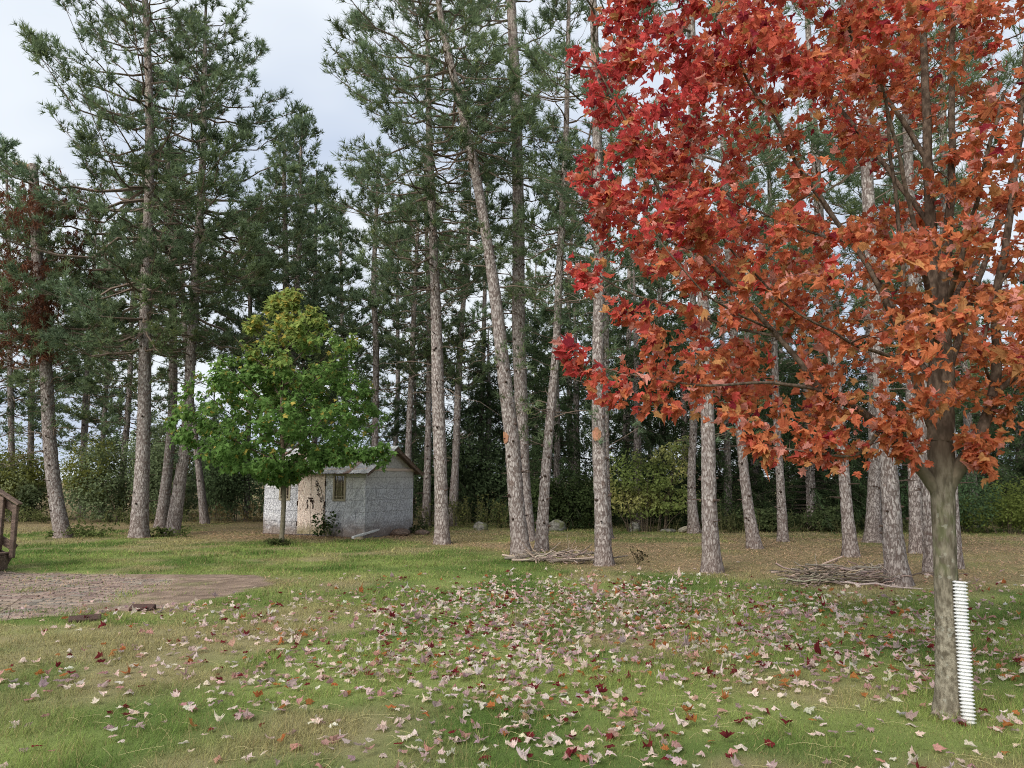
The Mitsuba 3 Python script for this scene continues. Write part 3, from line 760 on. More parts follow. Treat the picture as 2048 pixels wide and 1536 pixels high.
def leafy(rng, C, N, size, col):
    """Small bent leaves, two triangles each, at C with normals N."""
    n = len(C)
    N = unit(N)
    a = unit(np.cross(N, unit(rng.normal(size=(n, 3)))))
    b = np.cross(N, a)
    s = (np.asarray(size) * rng.uniform(0.65, 1.3, n))[:, None]
    tip, base = C + a * s * 0.55 - N * s * 0.12, C - a * s * 0.5
    l, r = C + b * s * 0.3 + N * s * 0.08, C - b * s * 0.3 + N * s * 0.08
    V = np.stack([base, r, tip, l], 1).reshape(-1, 3)
    q = np.arange(n)[:, None] * 4
    F = np.vstack([q + [0, 1, 2], q + [0, 2, 3]])
    c = np.repeat(np.asarray(col) * rng.uniform(0.7, 1.3, (n, 1)), 4, 0)
    return V, F, c


def bush(key, blobs, n, size, tint, seed, stems=14, vary=0.5, tip=None):
    """blobs: rows of (x, y, z, rx, ry, rz)."""
    rng = np.random.default_rng(seed)
    bl = np.array(blobs, float)
    vol = bl[:, 3] * bl[:, 4] * bl[:, 5]
    k = rng.choice(len(bl), n, p=vol / vol.sum())
    d = unit(rng.normal(size=(n, 3)))
    r = rng.random(n) ** 0.25
    r = r * (0.72 + 0.5 * meshkit.fbm(d * 2.3 + k[:, None] * 3.7, 3, seed))
    C = bl[k, :3] + d * r[:, None] * bl[k, 3:]
    C += rng.normal(0, 0.03, C.shape)
    ok = C[:, 2] > 0.03
    C, d, k = C[ok], d[ok], k[ok]
    # leaves gather in sprays with gaps between
    g = meshkit.noise(C * 3.2, seed + 3)
    ok = rng.random(len(C)) < sstep(0.22, 0.55, g) + 0.12
    C, d = C[ok], d[ok]
    col = np.asarray(tint)[None] * (1 - vary + 2 * vary * meshkit.noise(C * 1.7, seed + 5))[:, None]
    if tip is not None:
        w = sstep(0.35, 0.75, meshkit.noise(C * 1.1, seed + 7) + 0.25 * (C[:, 2:3].ravel() / bl[:, 2].max() - 0.7))[:, None]
        col = col * (1 - w) + np.asarray(tip) * w
    m = leafy(rng, C, d * 0.6 + rng.normal(0, 0.5, d.shape) + [0, -0.1, 0.5], size, col)
    j = rng.integers(0, len(C), stems)
    c0 = bl[:, :2].mean(0)
    p0 = np.concatenate([c0 + (C[j, :2] - c0) * 0.45, np.full((stems, 1), -0.05)], 1)
    part(key, 'stem', tubes(bez(p0, p0 * [1, 1, 0] + (C[j] - p0) * [0.3, 0.3, 0.7], C[j], 5), np.linspace(0.018, 0.004, 5)[None].repeat(stems, 0), 4, caps=False), 'm_matte', color=np.array([0.10, 0.08, 0.06]), stuff=True)
    part(key, 'foliage', m[:2], 'm_foliage', color=m[2], stuff=True)


G1, G2, G3 = (0.185, 0.235, 0.13), (0.245, 0.275, 0.14), (0.12, 0.17, 0.088)
def hump(x, y, w, h, d=1.4, seed=0):
    r = np.random.default_rng(seed + 77)
    out = []
    for i in range(7):
        u = r.uniform(-0.75, 0.75)
        hh = h * r.uniform(0.5, 0.72) * (1 - 0.3 * abs(u))
        out.append((x + u * w, y + r.uniform(-0.6, 0.6) * d, hh * r.uniform(0.7, 1.05), w * 0.42, d * 0.7, hh * 0.75))
    return out


BUSHES = [
    ('shrub', hump(-22.2, 30.6, 2.8, 3.3, seed=1), 17000, 0.115, G2, 'pale green shrub behind the wooden steps at the left edge', 'shrub'),
    ('shrub', hump(-18.3, 30.8, 2.8, 3.4, seed=2), 17250, 0.115, G1, 'yellowish-green shrub mass behind the foot of the pine with the snapped top', 'shrub'),
    ('shrub', hump(-14.8, 30.7, 2.8, 4.2, seed=3), 19550, 0.115, G1, 'tall rounded grey-green shrub just left of the tallest full-crowned pine', 'shrub'),
    ('shrub', hump(-11.3, 31.0, 2.6, 4.0, seed=4), 16099, 0.115, G3, 'dark green shrub behind the pair of crossing leaning pines', 'shrub'),
    ('shrub', hump(-8.4, 31.4, 2.4, 3.0, seed=5), 12649, 0.115, G3, 'dark shrub just left of the shed behind the green maple', 'shrub'),
    ('shrub', hump(-2.0, 30.2, 2.8, 3.9, seed=6), 14949, 0.115, G3, 'dark undergrowth shrub right of the shed behind the thick straight pine', 'shrub'),
    ('shrub', hump(1.6, 26.3, 1.8, 1.9, 1.0, seed=7), 7474, 0.115, (0.085, 0.12, 0.05), 'leafy shrub behind the slender bent pine', 'shrub'),
    ('shrub', hump(9.2, 25.0, 2.0, 0.9, 0.8, seed=8), 4600, 0.115, (0.12, 0.155, 0.07), 'low dark shrub under the spruces behind the leaning pines', 'shrub'),
    ('shrub', hump(6.6, 26.0, 1.9, 1.5, 0.9, seed=21), 6000, 0.07, (0.07, 0.10, 0.045), 'dim low shrub under the spruces right of the yellow-green sapling', 'shrub'),
    ('shrub', hump(11.6, 25.6, 2.0, 1.7, 0.9, seed=22), 6500, 0.07, (0.06, 0.085, 0.04), 'dim shrub under the spruces left of the red maple trunk', 'shrub'),
    ('shrub', hump(13.6, 24.4, 1.8, 2.2, 1.1, seed=9), 7000, 0.08, (0.10, 0.16, 0.08), 'dark green shrub just right of the red maple trunk at the wood edge', 'shrub'),
    ('shrub', hump(15.6, 23.9, 1.5, 1.7, 1.0, seed=10), 6500, 0.085, (0.17, 0.21, 0.06), 'yellow-green shrub at the right edge of the lawn', 'shrub'),
    ('shrub', hump(-17.0, 44, 6, 5.0, 3, seed=12), 9000, 0.14, G1, 'far shrubby tree line low at the left', 'shrub'),
    ('shrub', hump(-30.0, 42, 7, 6.0, 3, seed=13), 9000, 0.14, G1, 'far shrubby tree line beyond the left edge', 'shrub'),
    ('shrub', hump(-9.0, 46, 5, 6.4, 3, seed=14), 9000, 0.14, G3, 'far dark tree line behind the shed', 'shrub'),
    ('shrub', hump(0.0, 44, 6, 7.0, 3, seed=15), 10000, 0.14, G3, 'far dark tree line seen between the middle pines', 'shrub'),
    ('shrub', hump(11.0, 40, 7, 8.0, 3, seed=16), 11000, 0.14, G3, 'far dark tree line behind the spruces', 'shrub'),
    ('shrub', hump(23.0, 36, 7, 8.0, 3, seed=17), 11000, 0.14, G3, 'far dark tree line at the right behind the red maple', 'shrub'),
    ('shrub', hump(-16.6, 36.5, 1.7, 4.6, 1.5, seed=18), 5000, 0.10, (0.19, 0.105, 0.055), 'orange-brown autumn shrub over the bushes right of the pine with the snapped top', 'shrub'),
]
for i_, (nm, bl, n_, sz, tint, lab, cat) in enumerate(BUSHES):
    bush(thing(nm, lab, cat), bl, n_, sz, tint, 400 + i_, tip=(0.17, 0.18, 0.05) if i_ in (0, 1) else None)
# the yellow-green sapling in front of the spruces
bush(thing('sapling', 'yellow-green sapling with arching leafy sprays in front of the dark spruces', 'sapling'),
     [(3.4, 24.8, 1.55, 0.8, 0.6, 0.55), (4.3, 24.9, 1.7, 0.9, 0.6, 0.6), (5.3, 25.0, 2.2, 0.8, 0.6, 0.7), (4.9, 24.9, 1.1, 1.3, 0.7, 0.6), (3.1, 24.7, 2.2, 0.5, 0.4, 0.35), (3.9, 24.8, 2.35, 0.4, 0.4, 0.3), (5.6, 25.0, 2.75, 0.45, 0.4, 0.35), (3.9, 24.9, 0.9, 1.2, 0.6, 0.5)],
     4600, 0.12, (0.26, 0.32, 0.11), 450, stems=26, tip=(0.50, 0.48, 0.20))


def weeds(key, x, y, n, h, tint, seed, spread=0.7):
    rng = np.random.default_rng(seed)
    p0 = np.stack([x + rng.normal(0, spread, n), y + rng.normal(0, spread * 0.5, n), np.full(n, -0.02)], -1)
    hh = h * rng.uniform(0.5, 1.1, n)
    p2 = p0 + np.stack([rng.normal(0, 0.14, n), rng.normal(0, 0.14, n), hh], -1)
    P = bez(p0, p0 + [0, 0, 1] * hh[:, None] * 0.6, p2, 6)
    part(key, 'stem', tubes(P, np.linspace(0.006, 0.002, 6)[None].repeat(n, 0), 3, caps=False), 'm_matte', color=np.array([0.13, 0.12, 0.06]), stuff=True)
    bi = rng.integers(0, n, n * 16); s = rng.uniform(0.6, 4.99, n * 16); i0 = s.astype(int); u = (s - i0)[:, None]
    c = P[bi, i0] * (1 - u) + P[bi, i0 + 1] * u + rng.normal(0, 0.05, (n * 16, 3)) * [1, 1, 0.3]
    m = leafy(rng, c, rng.normal(0, 0.5, c.shape) + [0, -0.1, 0.8], 0.10, np.asarray(tint)[None] * rng.uniform(0.6, 1.4, (len(c), 1)))
    part(key, 'foliage', m[:2], 'm_foliage', color=m[2], stuff=True)


WEEDS = [(-0.9, 27.2, 60, 1.1, (0.15, 0.16, 0.06), 'tall pale weeds behind the round grey rock'), (0.9, 26.8, 50, 1.0, (0.10, 0.13, 0.05), 'weeds at the wood edge behind the curving pine'),
         (-2.4, 27.0, 40, 0.9, (0.11, 0.12, 0.06), 'weeds behind the thick trunk right of the shed'), (7.0, 24.6, 50, 0.7, (0.09, 0.10, 0.045), 'low weeds in front of the spruces left of the leaning pines'),
         (11.2, 24.3, 60, 0.5, (0.09, 0.10, 0.045), 'low weeds at the foot of the spruces behind the right-hand brush pile'), (-10.6, 30.0, 40, 0.8, (0.20, 0.16, 0.08), 'dry tan weeds beside the foot of the slim left-leaning pine'),
         (-12.3, 22.2, 26, 0.5, (0.10, 0.13, 0.045), 'grassy weeds between the two left pines'), (-10.1, 22.6, 18, 0.35, (0.11, 0.14, 0.05), 'tuft of weeds at the foot of the crossing leaning pines'),
         (-5.5, 22.3, 14, 0.75, (0.055, 0.09, 0.03), 'green weed growing up against the right-hand shed door'), (-3.1, 24.2, 16, 0.45, (0.07, 0.09, 0.04), 'weeds at the back corner of the shed'),
         (-5.9, 19.75, 22, 0.17, (0.08, 0.10, 0.04), 'grassy tuft round the foot of the green maple'), (-14.0, 29.5, 60, 0.6, (0.12, 0.14, 0.06), 'long grass along the foot of the left bushes'),
         (-18.4, 29.6, 60, 0.6, (0.13, 0.15, 0.06), 'long grass along the bushes behind the wooden steps')]
for i_, (x_, y_, n_, h_, t_, lab) in enumerate(WEEDS):
    weeds(thing('weed_clump', lab, 'weeds'), x_, y_, n_, h_, t_, 500 + i_, spread={8: 0.16, 10: 0.14, 9: 0.3, 7: 0.3, 6: 0.6}.get(i_, 0.9))
# the small dry dark seedling on the needle bed
rng = np.random.default_rng(71)
kk = thing('seedling', 'small dark withered seedling standing alone on the needle bed', 'plant')
p0_ = np.array([[2.46, 15.2, 0.0]]).repeat(7, 0) + rng.normal(0, 0.05, (7, 3)) * [1, 1, 0]
p2_ = p0_ + rng.normal(0, 0.10, (7, 3)) * [1, 1, 0] + [0, 0, 1] * rng.uniform(0.12, 0.27, (7, 1))
part(kk, 'stem', tubes(bez(p0_, (p0_ + p2_) / 2, p2_, 4), np.full((7, 4), 0.005), 4), 'm_matte', color=np.array([0.05, 0.04, 0.03]), stuff=True)
c_ = np.repeat(p2_, 7, 0) + rng.normal(0, 0.035, (49, 3))
m_ = leafy(rng, c_, rng.normal(0, 1, c_.shape), 0.06, np.tile([0.045, 0.04, 0.022], (49, 1)))
part(kk, 'foliage', m_[:2], 'm_foliage', color=m_[2], stuff=True)
# ---------------------------------------------------------------- maple leaves
HALF = [(0.0, 0.02), (0.27, -0.06), (0.46, 0.08), (0.36, 0.21), (0.60, 0.47), (0.44, 0.50), (0.31, 0.50), (0.28, 0.76), (0.14, 0.78), (0.0, 1.0)]
OUT = np.array(HALF + [(-x, y) for x, y in HALF[-2:0:-1]])
LEAF2 = np.vstack([[[0, 0.30]], OUT])
LEAF_F = np.array([[0, 1 + i, 1 + (i + 1) % len(OUT)] for i in range(len(OUT))])
INNER = np.vstack([[[0, 0.30]], OUT * 0.5 + [0, 0.14], OUT])           # two rings, for crumpled leaves
no_ = len(OUT)
INNER_F = np.array([[0, 1 + i, 1 + (i + 1) % no_] for i in range(no_)] + [[1 + i, 1 + no_ + i, 1 + no_ + (i + 1) % no_] for i in range(no_)] + [[1 + i, 1 + no_ + (i + 1) % no_, 1 + (i + 1) % no_] for i in range(no_)])
SIMPLE_O = np.array([(0, 0), (0.42, 0.0), (0.30, 0.22), (0.62, 0.48), (0.30, 0.50), (0.0, 1.0), (-0.30, 0.50), (-0.62, 0.48), (-0.30, 0.22), (-0.42, 0.0)])
SIMPLE = np.vstack([[[0, 0.30]], SIMPLE_O])
SIMPLE_F = np.array([[0, 1 + i, 1 + (i + 1) % 10] for i in range(10)])


def leaves(rng, P, D, N, size, col, shape, F, crumple=0.35, petiole=0.0):
    """Leaves at P pointing along D with normals near N. Returns vertices (L, n, 3), triangles of one leaf, colours (L, n, 3)."""
    L = len(P)
    D = unit(D)
    A = unit(np.cross(D, N))
    N = np.cross(A, D)
    jit = 1 + rng.normal(0, 0.10, (L, len(shape)))
    x, y = shape[None, :, 0] * rng.uniform(0.72, 1.12, (L, 1)) * jit, 0.3 + (shape[None, :, 1] - 0.3) * jit
    fold = rng.normal(0.15, 0.9, (L, 1)) * crumple
    z = fold * np.abs(x) + rng.normal(0.0, 1.1, (L, 1)) * crumple * (y - 0.3) ** 2 + rng.normal(0, 0.7, (L, 1)) * crumple * x * (y + 0.1) + rng.normal(0, 0.11, (L, len(shape))) * crumple
    cu = rng.normal(0, 1.2, (L, 1)) * crumple
    z = z + cu * x ** 2
    s = (np.asarray(size) * np.ones(L))[:, None, None]
    V = P[:, None] + s * (x[..., None] * A[:, None] + y[..., None] * D[:, None] + z[..., None] * N[:, None])
    r = np.hypot(shape[:, 0], shape[:, 1] - 0.3)
    c = np.asarray(col)[:, None] * (1 + rng.normal(0, 0.07, (L, len(shape), 1))) * (1.0 - 0.10 * (r[None, :, None] > 0.45) * rng.uniform(-0.5, 1.3, (L, 1, 1)))
    return V, F, np.clip(c, 0.003, 0.95)


def flat(V, F, C):
    L, n = V.shape[:2]
    return V.reshape(-1, 3), (F[None] + (np.arange(L) * n)[:, None, None]).reshape(-1, 3), C.reshape(-1, 3)


def colonize(rng, limbs, tips, bend=0.35):
    """Twigs from the nearest point of the skeleton to every tip; each twig joins the skeleton in turn."""
    nodes = [np.vstack([np.stack([np.interp(np.linspace(0, 1, 24), np.linspace(0, 1, len(l)), l[:, i]) for i in range(4)], 1)[4:] for l in limbs])]
    N = nodes[0]
    N = np.hstack([N, np.zeros((len(N), 3))])
    d0 = ((tips[:, None] - N[None, :, :3]) ** 2).sum(-1).min(1)
    out, rad = [], []
    for i in np.argsort(d0):
        p = tips[i]
        v = p - N[:, :3]
        dist = np.linalg.norm(v, axis=1)
        cost = dist * (1 + 0.7 * np.clip(-v[:, 2] / np.maximum(dist, 1e-6), 0, 1)) + 0.02
        j = np.argmin(cost)
        q, r = N[j, :3], N[j, 3]
        d = dist[j]
        mid = (p + q) / 2 + np.array([0, 0, -0.10 * d]) + N[j, 4:7] * bend * d * 0.4 + rng.normal(0, 0.05, 3) * d
        u = np.linspace(0, 1, 6)[:, None]
        c = (1 - u) ** 2 * q + 2 * u * (1 - u) * mid + u ** 2 * p
        r0 = min(0.7 * r, 0.0030 + 0.0075 * d)
        rr = np.linspace(r0, min(0.0022, r0), 6)
        out.append(c); rad.append(rr)
        dr_ = unit(np.gradient(c, axis=0))
        N = np.vstack([N, np.hstack([c[1:], rr[1:, None], dr_[1:]])])
    return np.array(out), np.array(rad)


# ---------------------------------------------------------------- the red maple
RY = 5.62


RED_TRUNK = [(3.112, 5.62, 0.0, 0.1267), (3.111, 5.62, 0.137, 0.1), (3.132, 5.62, 0.618, 0.0837), (3.135, 5.62, 0.915, 0.0789), (3.147, 5.62, 1.289, 0.0765), (3.155, 5.62, 1.505, 0.0807), (3.161, 5.62, 1.686, 0.0913), (3.165, 5.62, 1.851, 0.0893), (3.167, 5.62, 1.98, 0.0766), (3.173, 5.62, 2.11, 0.0639)]
RED_LIMBS = [
    [(3.142, 5.62, 1.943, 0.0722), (3.154, 5.62, 2.316, 0.0597), (3.182, 5.62, 2.618, 0.0516), (3.194, 5.62, 3.002, 0.0457), (3.241, 5.67, 3.607, 0.0404), (3.284, 5.72, 4.238, 0.035), (3.336, 5.77, 4.896, 0.0293), (3.389, 5.82, 5.582, 0.0231), (3.459, 5.87, 6.529, 0.0166)],
    [(3.17, 5.59, 1.942, 0.0636), (3.214, 5.57, 2.31, 0.0511), (3.225, 5.57, 2.609, 0.0471), (3.233, 5.57, 2.99, 0.039), (3.304, 5.57, 3.454, 0.0332), (3.342, 5.52, 3.948, 0.0271), (3.393, 5.52, 4.755, 0.0213), (3.43, 5.47, 5.345, 0.0172), (3.495, 5.47, 6.024, 0.0129)],
    [(3.117, 5.62, 1.577, 0.0508), (2.98, 5.59, 1.741, 0.0417), (2.79, 5.52, 1.906, 0.0347), (2.658, 5.47, 2.029, 0.0301), (2.424, 5.42, 2.184, 0.0275), (2.283, 5.37, 2.225, 0.0251), (2.181, 5.37, 2.315, 0.0231), (2.029, 5.32, 2.494, 0.0199), (1.86, 5.32, 2.704, 0.0179), (1.62, 5.27, 2.954, 0.0159), (1.356, 5.27, 3.261, 0.015), (1.189, 5.22, 3.448, 0.013), (0.981, 5.22, 3.868, 0.0104), (0.784, 5.22, 4.316, 0.0078), (0.59, 5.22, 4.703, 0.005)],
    [(3.147, 5.65, 1.982, 0.0427), (3.037, 5.57, 2.198, 0.0357), (2.959, 5.52, 2.37, 0.0291), (2.894, 5.47, 2.5, 0.0267), (2.81, 5.42, 2.723, 0.0225), (2.747, 5.42, 2.872, 0.0204), (2.626, 5.42, 3.178, 0.0184), (2.448, 5.42, 3.463, 0.0174), (2.285, 5.42, 3.74, 0.0164), (2.11, 5.37, 3.971, 0.0143), (2.042, 5.37, 4.118, 0.0134), (1.948, 5.37, 4.345, 0.0125), (1.863, 5.37, 4.452, 0.0104), (1.667, 5.32, 4.801, 0.0084), (1.529, 5.32, 5.163, 0.0054)],
    [(2.81, 5.42, 2.723, 0.0184), (2.825, 5.37, 2.905, 0.0163), (2.846, 5.37, 3.176, 0.0155), (2.838, 5.37, 3.265, 0.0145), (2.804, 5.32, 3.701, 0.0136), (2.775, 5.32, 4.053, 0.0128), (2.773, 5.32, 4.446, 0.0098), (2.781, 5.32, 5.002, 0.0068)],
    [(2.894, 5.47, 2.492, 0.0165), (2.613, 5.32, 2.548, 0.0138), (2.357, 5.17, 2.583, 0.0114), (2.208, 5.12, 2.654, 0.0093), (1.961, 5.07, 2.765, 0.0082), (1.682, 5.02, 2.996, 0.0072), (1.422, 5.02, 3.312, 0.0054)],
    [(3.278, 5.72, 4.155, 0.0232), (3.084, 5.72, 4.509, 0.0199), (2.811, 5.67, 4.924, 0.0188), (2.671, 5.62, 5.229, 0.0165), (2.597, 5.62, 5.706, 0.0122), (2.532, 5.62, 6.144, 0.0075)],
    [(2.657, 5.47, 2.022, 0.0181), (2.571, 5.42, 1.933, 0.0158), (2.454, 5.37, 1.842, 0.0126), (2.325, 5.32, 1.816, 0.0096), (2.062, 5.27, 1.839, 0.0075), (1.736, 5.22, 1.888, 0.0045)],
    [(2.25, 5.37, 2.261, 0.0154), (2.015, 5.27, 2.302, 0.0131), (1.703, 5.17, 2.314, 0.0108), (1.346, 5.12, 2.284, 0.0088), (0.973, 5.12, 2.332, 0.0069), (0.634, 5.12, 2.411, 0.0052), (0.448, 5.12, 2.549, 0.0034)],
    [(1.894, 5.32, 2.667, 0.0113), (1.577, 5.52, 2.788, 0.0096), (1.233, 5.62, 2.963, 0.0087), (0.948, 5.72, 3.065, 0.0069), (0.642, 5.72, 3.243, 0.0043)],
    [(3.163, 5.6, 1.559, 0.0636), (3.261, 5.57, 1.74, 0.0553), (3.352, 5.54, 1.885, 0.0469), (3.467, 5.52, 2.113, 0.0409), (3.541, 5.52, 2.359, 0.0369), (3.575, 5.52, 2.601, 0.0328), (3.585, 5.52, 2.902, 0.0309), (3.696, 5.52, 3.361, 0.0271), (3.82, 5.52, 3.948, 0.0234), (3.928, 5.52, 4.551, 0.0194), (4.037, 5.52, 5.379, 0.0128), (4.1, 5.52, 5.891, 0.008)],
    [(3.512, 5.52, 2.267, 0.0238), (3.658, 5.47, 2.389, 0.0218), (3.858, 5.42, 2.584, 0.0199), (4.219, 5.42, 2.953, 0.0184), (4.569, 5.42, 3.52, 0.0145), (4.89, 5.42, 4.102, 0.0101)],
    [(3.534, 5.54, 2.343, 0.0131), (3.415, 5.42, 2.474, 0.0106), (3.388, 5.37, 2.611, 0.0106), (3.419, 5.32, 2.856, 0.0095), (3.552, 5.27, 3.136, 0.0086)],
    [(3.228, 5.62, 2.847, 0.0217), (3.624, 5.92, 3.237, 0.0211), (4.004, 6.12, 3.676, 0.02), (4.366, 6.22, 4.061, 0.0184), (4.881, 6.32, 4.601, 0.014)],
    [(3.201, 5.67, 2.171, 0.0301), (3.282, 5.97, 2.517, 0.0271), (3.291, 6.32, 2.997, 0.0239), (3.169, 6.62, 3.609, 0.02), (2.878, 6.82, 4.245, 0.0155), (2.571, 6.92, 4.982, 0.0107)],
    [(3.229, 5.67, 2.246, 0.0302), (3.561, 6.02, 2.687, 0.0279), (4.01, 6.42, 3.283, 0.0255), (4.481, 6.72, 4.064, 0.0222), (4.927, 6.92, 5.032, 0.0151)],
    [(3.186, 5.6, 2.615, 0.0236), (2.967, 5.27, 2.917, 0.0204), (2.73, 4.97, 3.33, 0.0156), (2.529, 4.77, 3.877, 0.0115), (2.33, 4.62, 4.491, 0.0078)],
    [(3.215, 5.57, 2.837, 0.0237), (3.171, 5.22, 3.195, 0.0187), (3.162, 4.92, 3.628, 0.0142), (3.249, 4.72, 4.2, 0.0103)],
    [(2.492, 5.42, 3.398, 0.0123), (2.399, 5.72, 3.543, 0.0107), (2.203, 6.02, 3.77, 0.01), (1.9, 6.22, 4.017, 0.0091), (1.55, 6.32, 4.372, 0.007)],
    [(3.233, 5.67, 3.607, 0.0202), (3.095, 6.02, 4.243, 0.0191), (2.804, 6.32, 5.018, 0.0152), (2.47, 6.52, 5.856, 0.0107), (2.204, 6.62, 6.53, 0.0084)],
    [(1.356, 5.27, 3.261, 0.0084), (1.128, 5.42, 3.406, 0.0077), (0.889, 5.52, 3.594, 0.0062), (0.677, 5.62, 3.789, 0.0044)],
    [(1.86, 5.32, 2.704, 0.0094), (1.604, 5.02, 2.72, 0.008), (1.318, 4.82, 2.809, 0.0068), (1.043, 4.72, 3.047, 0.005), (0.858, 4.72, 3.379, 0.0037)],
]
RED_TIPS = [(0.517, 5.22, 4.75), (0.649, 5.27, 4.575), (0.593, 5.12, 4.378), (0.688, 5.32, 4.328), (0.617, 5.22, 4.049), (0.474, 5.27, 3.806), (0.771, 5.42, 4.063), (0.838, 5.12, 4.115), (0.6, 5.42, 3.906), (0.683, 5.22, 3.636), (0.626, 5.52, 3.633), (0.488, 5.72, 3.303), (0.578, 5.67, 3.17), (0.695, 5.52, 3.245), (0.803, 5.52, 2.978), (0.38, 5.12, 2.567), (0.434, 5.17, 2.488), (0.515, 5.12, 2.411), (0.593, 5.07, 2.335), (0.689, 5.17, 2.228), (0.802, 5.12, 2.291), (0.902, 5.12, 2.188), (1.048, 5.17, 2.228), (1.172, 5.12, 2.137), (1.334, 5.22, 2.199), (1.441, 5.12, 2.086), (1.608, 5.22, 2.129), (0.839, 5.52, 2.902), (1.041, 5.62, 2.847), (1.123, 5.32, 2.566), (1.311, 5.22, 2.549), (1.511, 5.32, 2.494), (1.669, 5.22, 1.923), (1.787, 5.22, 1.871), (1.927, 5.27, 1.925), (2.06, 5.27, 1.804), (2.224, 5.32, 1.893), (2.321, 5.32, 1.754), (2.469, 5.32, 1.893), (1.776, 5.22, 2.026), (2.022, 5.32, 2.068), (2.303, 5.17, 1.988), (2.119, 5.22, 1.991), (2.807, 5.37, 1.86), (2.856, 5.32, 1.928), (2.7, 5.32, 1.963), (2.957, 5.42, 1.844), (3.271, 5.37, 1.93), (3.321, 5.32, 1.841), (3.349, 5.32, 1.754), (3.253, 5.42, 2.004), (3.412, 5.37, 1.93), (3.298, 5.37, 1.825), (2.344, 5.22, 2.338), (2.546, 5.22, 2.233), (2.706, 5.27, 2.169), (2.858, 5.22, 2.233), (2.358, 5.12, 2.154), (2.58, 5.17, 2.056), (2.987, 5.27, 2.204), (3.124, 5.32, 2.245), (2.848, 5.22, 2.095), (3.602, 5.42, 2.112), (3.671, 5.42, 2.51), (3.232, 5.32, 2.28), (3.325, 5.32, 2.566), (3.578, 5.42, 2.256), (0.842, 5.32, 4.643), (0.941, 5.32, 4.961), (0.888, 5.32, 5.122), (1.143, 5.32, 4.762), (1.226, 5.32, 5.082), (1.004, 5.22, 4.393), (1.011, 5.42, 4.78)]
GUARD = [(3.165, 5.495, 0.939), (3.155, 5.49, 0.71), (3.142, 5.47, 0.41), (3.132, 5.46, 0.213), (3.12, 5.43, -0.01)]


rng = np.random.default_rng(900)
red = thing('red_maple', 'young maple in full red and orange autumn leaf, large at the right', 'maple tree')
tr_ = np.array(RED_TRUNK)
zt_ = np.concatenate([np.linspace(-0.06, 0.3, 12), np.linspace(0.33, tr_[-1][2], 50)])
cx_, cy_, cr_ = (np.interp(zt_, tr_[:, 2], tr_[:, i]) for i in (0, 1, 3))
ang_ = np.arange(28) * 2 * PI / 28
un_ = np.stack([np.broadcast_to(np.cos(ang_), (62, 28)), np.broadcast_to(np.sin(ang_), (62, 28)), np.broadcast_to(zt_[:, None] * 5, (62, 28))], -1)
rd_ = cr_[:, None] * (1 + 0.13 * (meshkit.fbm(un_ * 1.5, 3, 8) - 0.5)) * (1 + 0.10 * np.exp(-np.maximum(zt_, 0) / 0.07)[:, None] * (1.2 + np.sin(ang_ * 4 + 1)))
Vt_ = np.stack([cx_[:, None] + np.cos(ang_) * rd_, cy_[:, None] + np.sin(ang_) * rd_, np.broadcast_to(zt_[:, None], rd_.shape)], -1).reshape(-1, 3)
i_, j_ = np.meshgrid(np.arange(61), np.arange(28), indexing='ij')
q_ = np.stack([i_ * 28 + j_, i_ * 28 + (j_ + 1) % 28, (i_ + 1) * 28 + (j_ + 1) % 28, (i_ + 1) * 28 + j_], -1).reshape(-1, 4)
part(red, 'trunk', (Vt_, np.vstack([q_[:, [0, 1, 2]], q_[:, [0, 2, 3]]])), 'm_maple_bark', smooth=True)
limbs_ = []
for pl in RED_LIMBS:
    pl = np.array(pl, float)
    s_ = np.concatenate([[0], np.cumsum(np.linalg.norm(np.diff(pl[:, :3], axis=0), axis=1))])
    from scipy.interpolate import PchipInterpolator
    u_ = np.linspace(0, s_[-1], max(10, int(s_[-1] / 0.06)))
    c_ = np.stack([PchipInterpolator(s_, pl[:, i])(u_) for i in range(4)], 1)
    c_[1:, :3] += 0.010 * (np.stack([meshkit.fbm(c_[1:, :3] * 5 + o, 2, 3) for o in (0, 11, 23)], -1) - 0.5) * 2
    limbs_.append(c_)
    v_ = tubes(c_[None, :, :3], c_[None, :, 3], 10)
    part(red, 'limb', v_, 'm_limb_bark', smooth=50)
# crown envelope: reach to the left and right of the stem by height
ez_ = [1.60, 1.86, 2.02, 2.2, 2.4, 2.6, 2.75, 3.0, 3.4, 4.0, 4.8, 5.3, 6.0, 6.8, 7.4]
el_ = [0.0, 0.0, 0.3, 1.3, 2.20, 2.62, 2.40, 2.35, 2.55, 2.62, 2.60, 2.45, 1.9, 1.1, 0.3]
er_ = [0.0, 0.0, 0.2, 0.8, 1.5, 2.1, 2.3, 2.4, 2.5, 2.6, 2.5, 2.2, 1.7, 1.0, 0.3]
n_ = 4200
z_ = rng.uniform(1.75, 7.3, n_)
u_ = rng.uniform(-1, 1, n_)
w_ = rng.uniform(-1, 1, n_)
rx_ = np.where(u_ < 0, np.interp(z_, ez_, el_), np.interp(z_, ez_, er_))
ok = (u_ ** 2 + w_ ** 2 < 1) & (np.abs(u_) + np.abs(w_) * 0.5 + rng.random(n_) * 0.6 > 0.42)
tp_ = np.stack([3.12 + u_ * rx_, RY + w_ * np.minimum(rx_, 2.2) * 0.70, z_], -1)
ok &= meshkit.noise(tp_ * 1.6 + 5, 4) > 0.42
ok &= ~((z_ < 2.5) & (np.hypot(tp_[:, 0] - 3.14, tp_[:, 1] - RY) < 0.7))
ok &= ~((z_ > 5.9) & (rng.random(n_) < 0.5))
tp_ = tp_[ok]
extra_ = np.array(RED_TIPS)
tp_ = np.vstack([extra_, tp_[:1080]])
tw_, twr_ = colonize(rng, [l[:, :4] for l in limbs_], tp_)
vt_ = tubes(tw_, twr_, 5, caps=False)
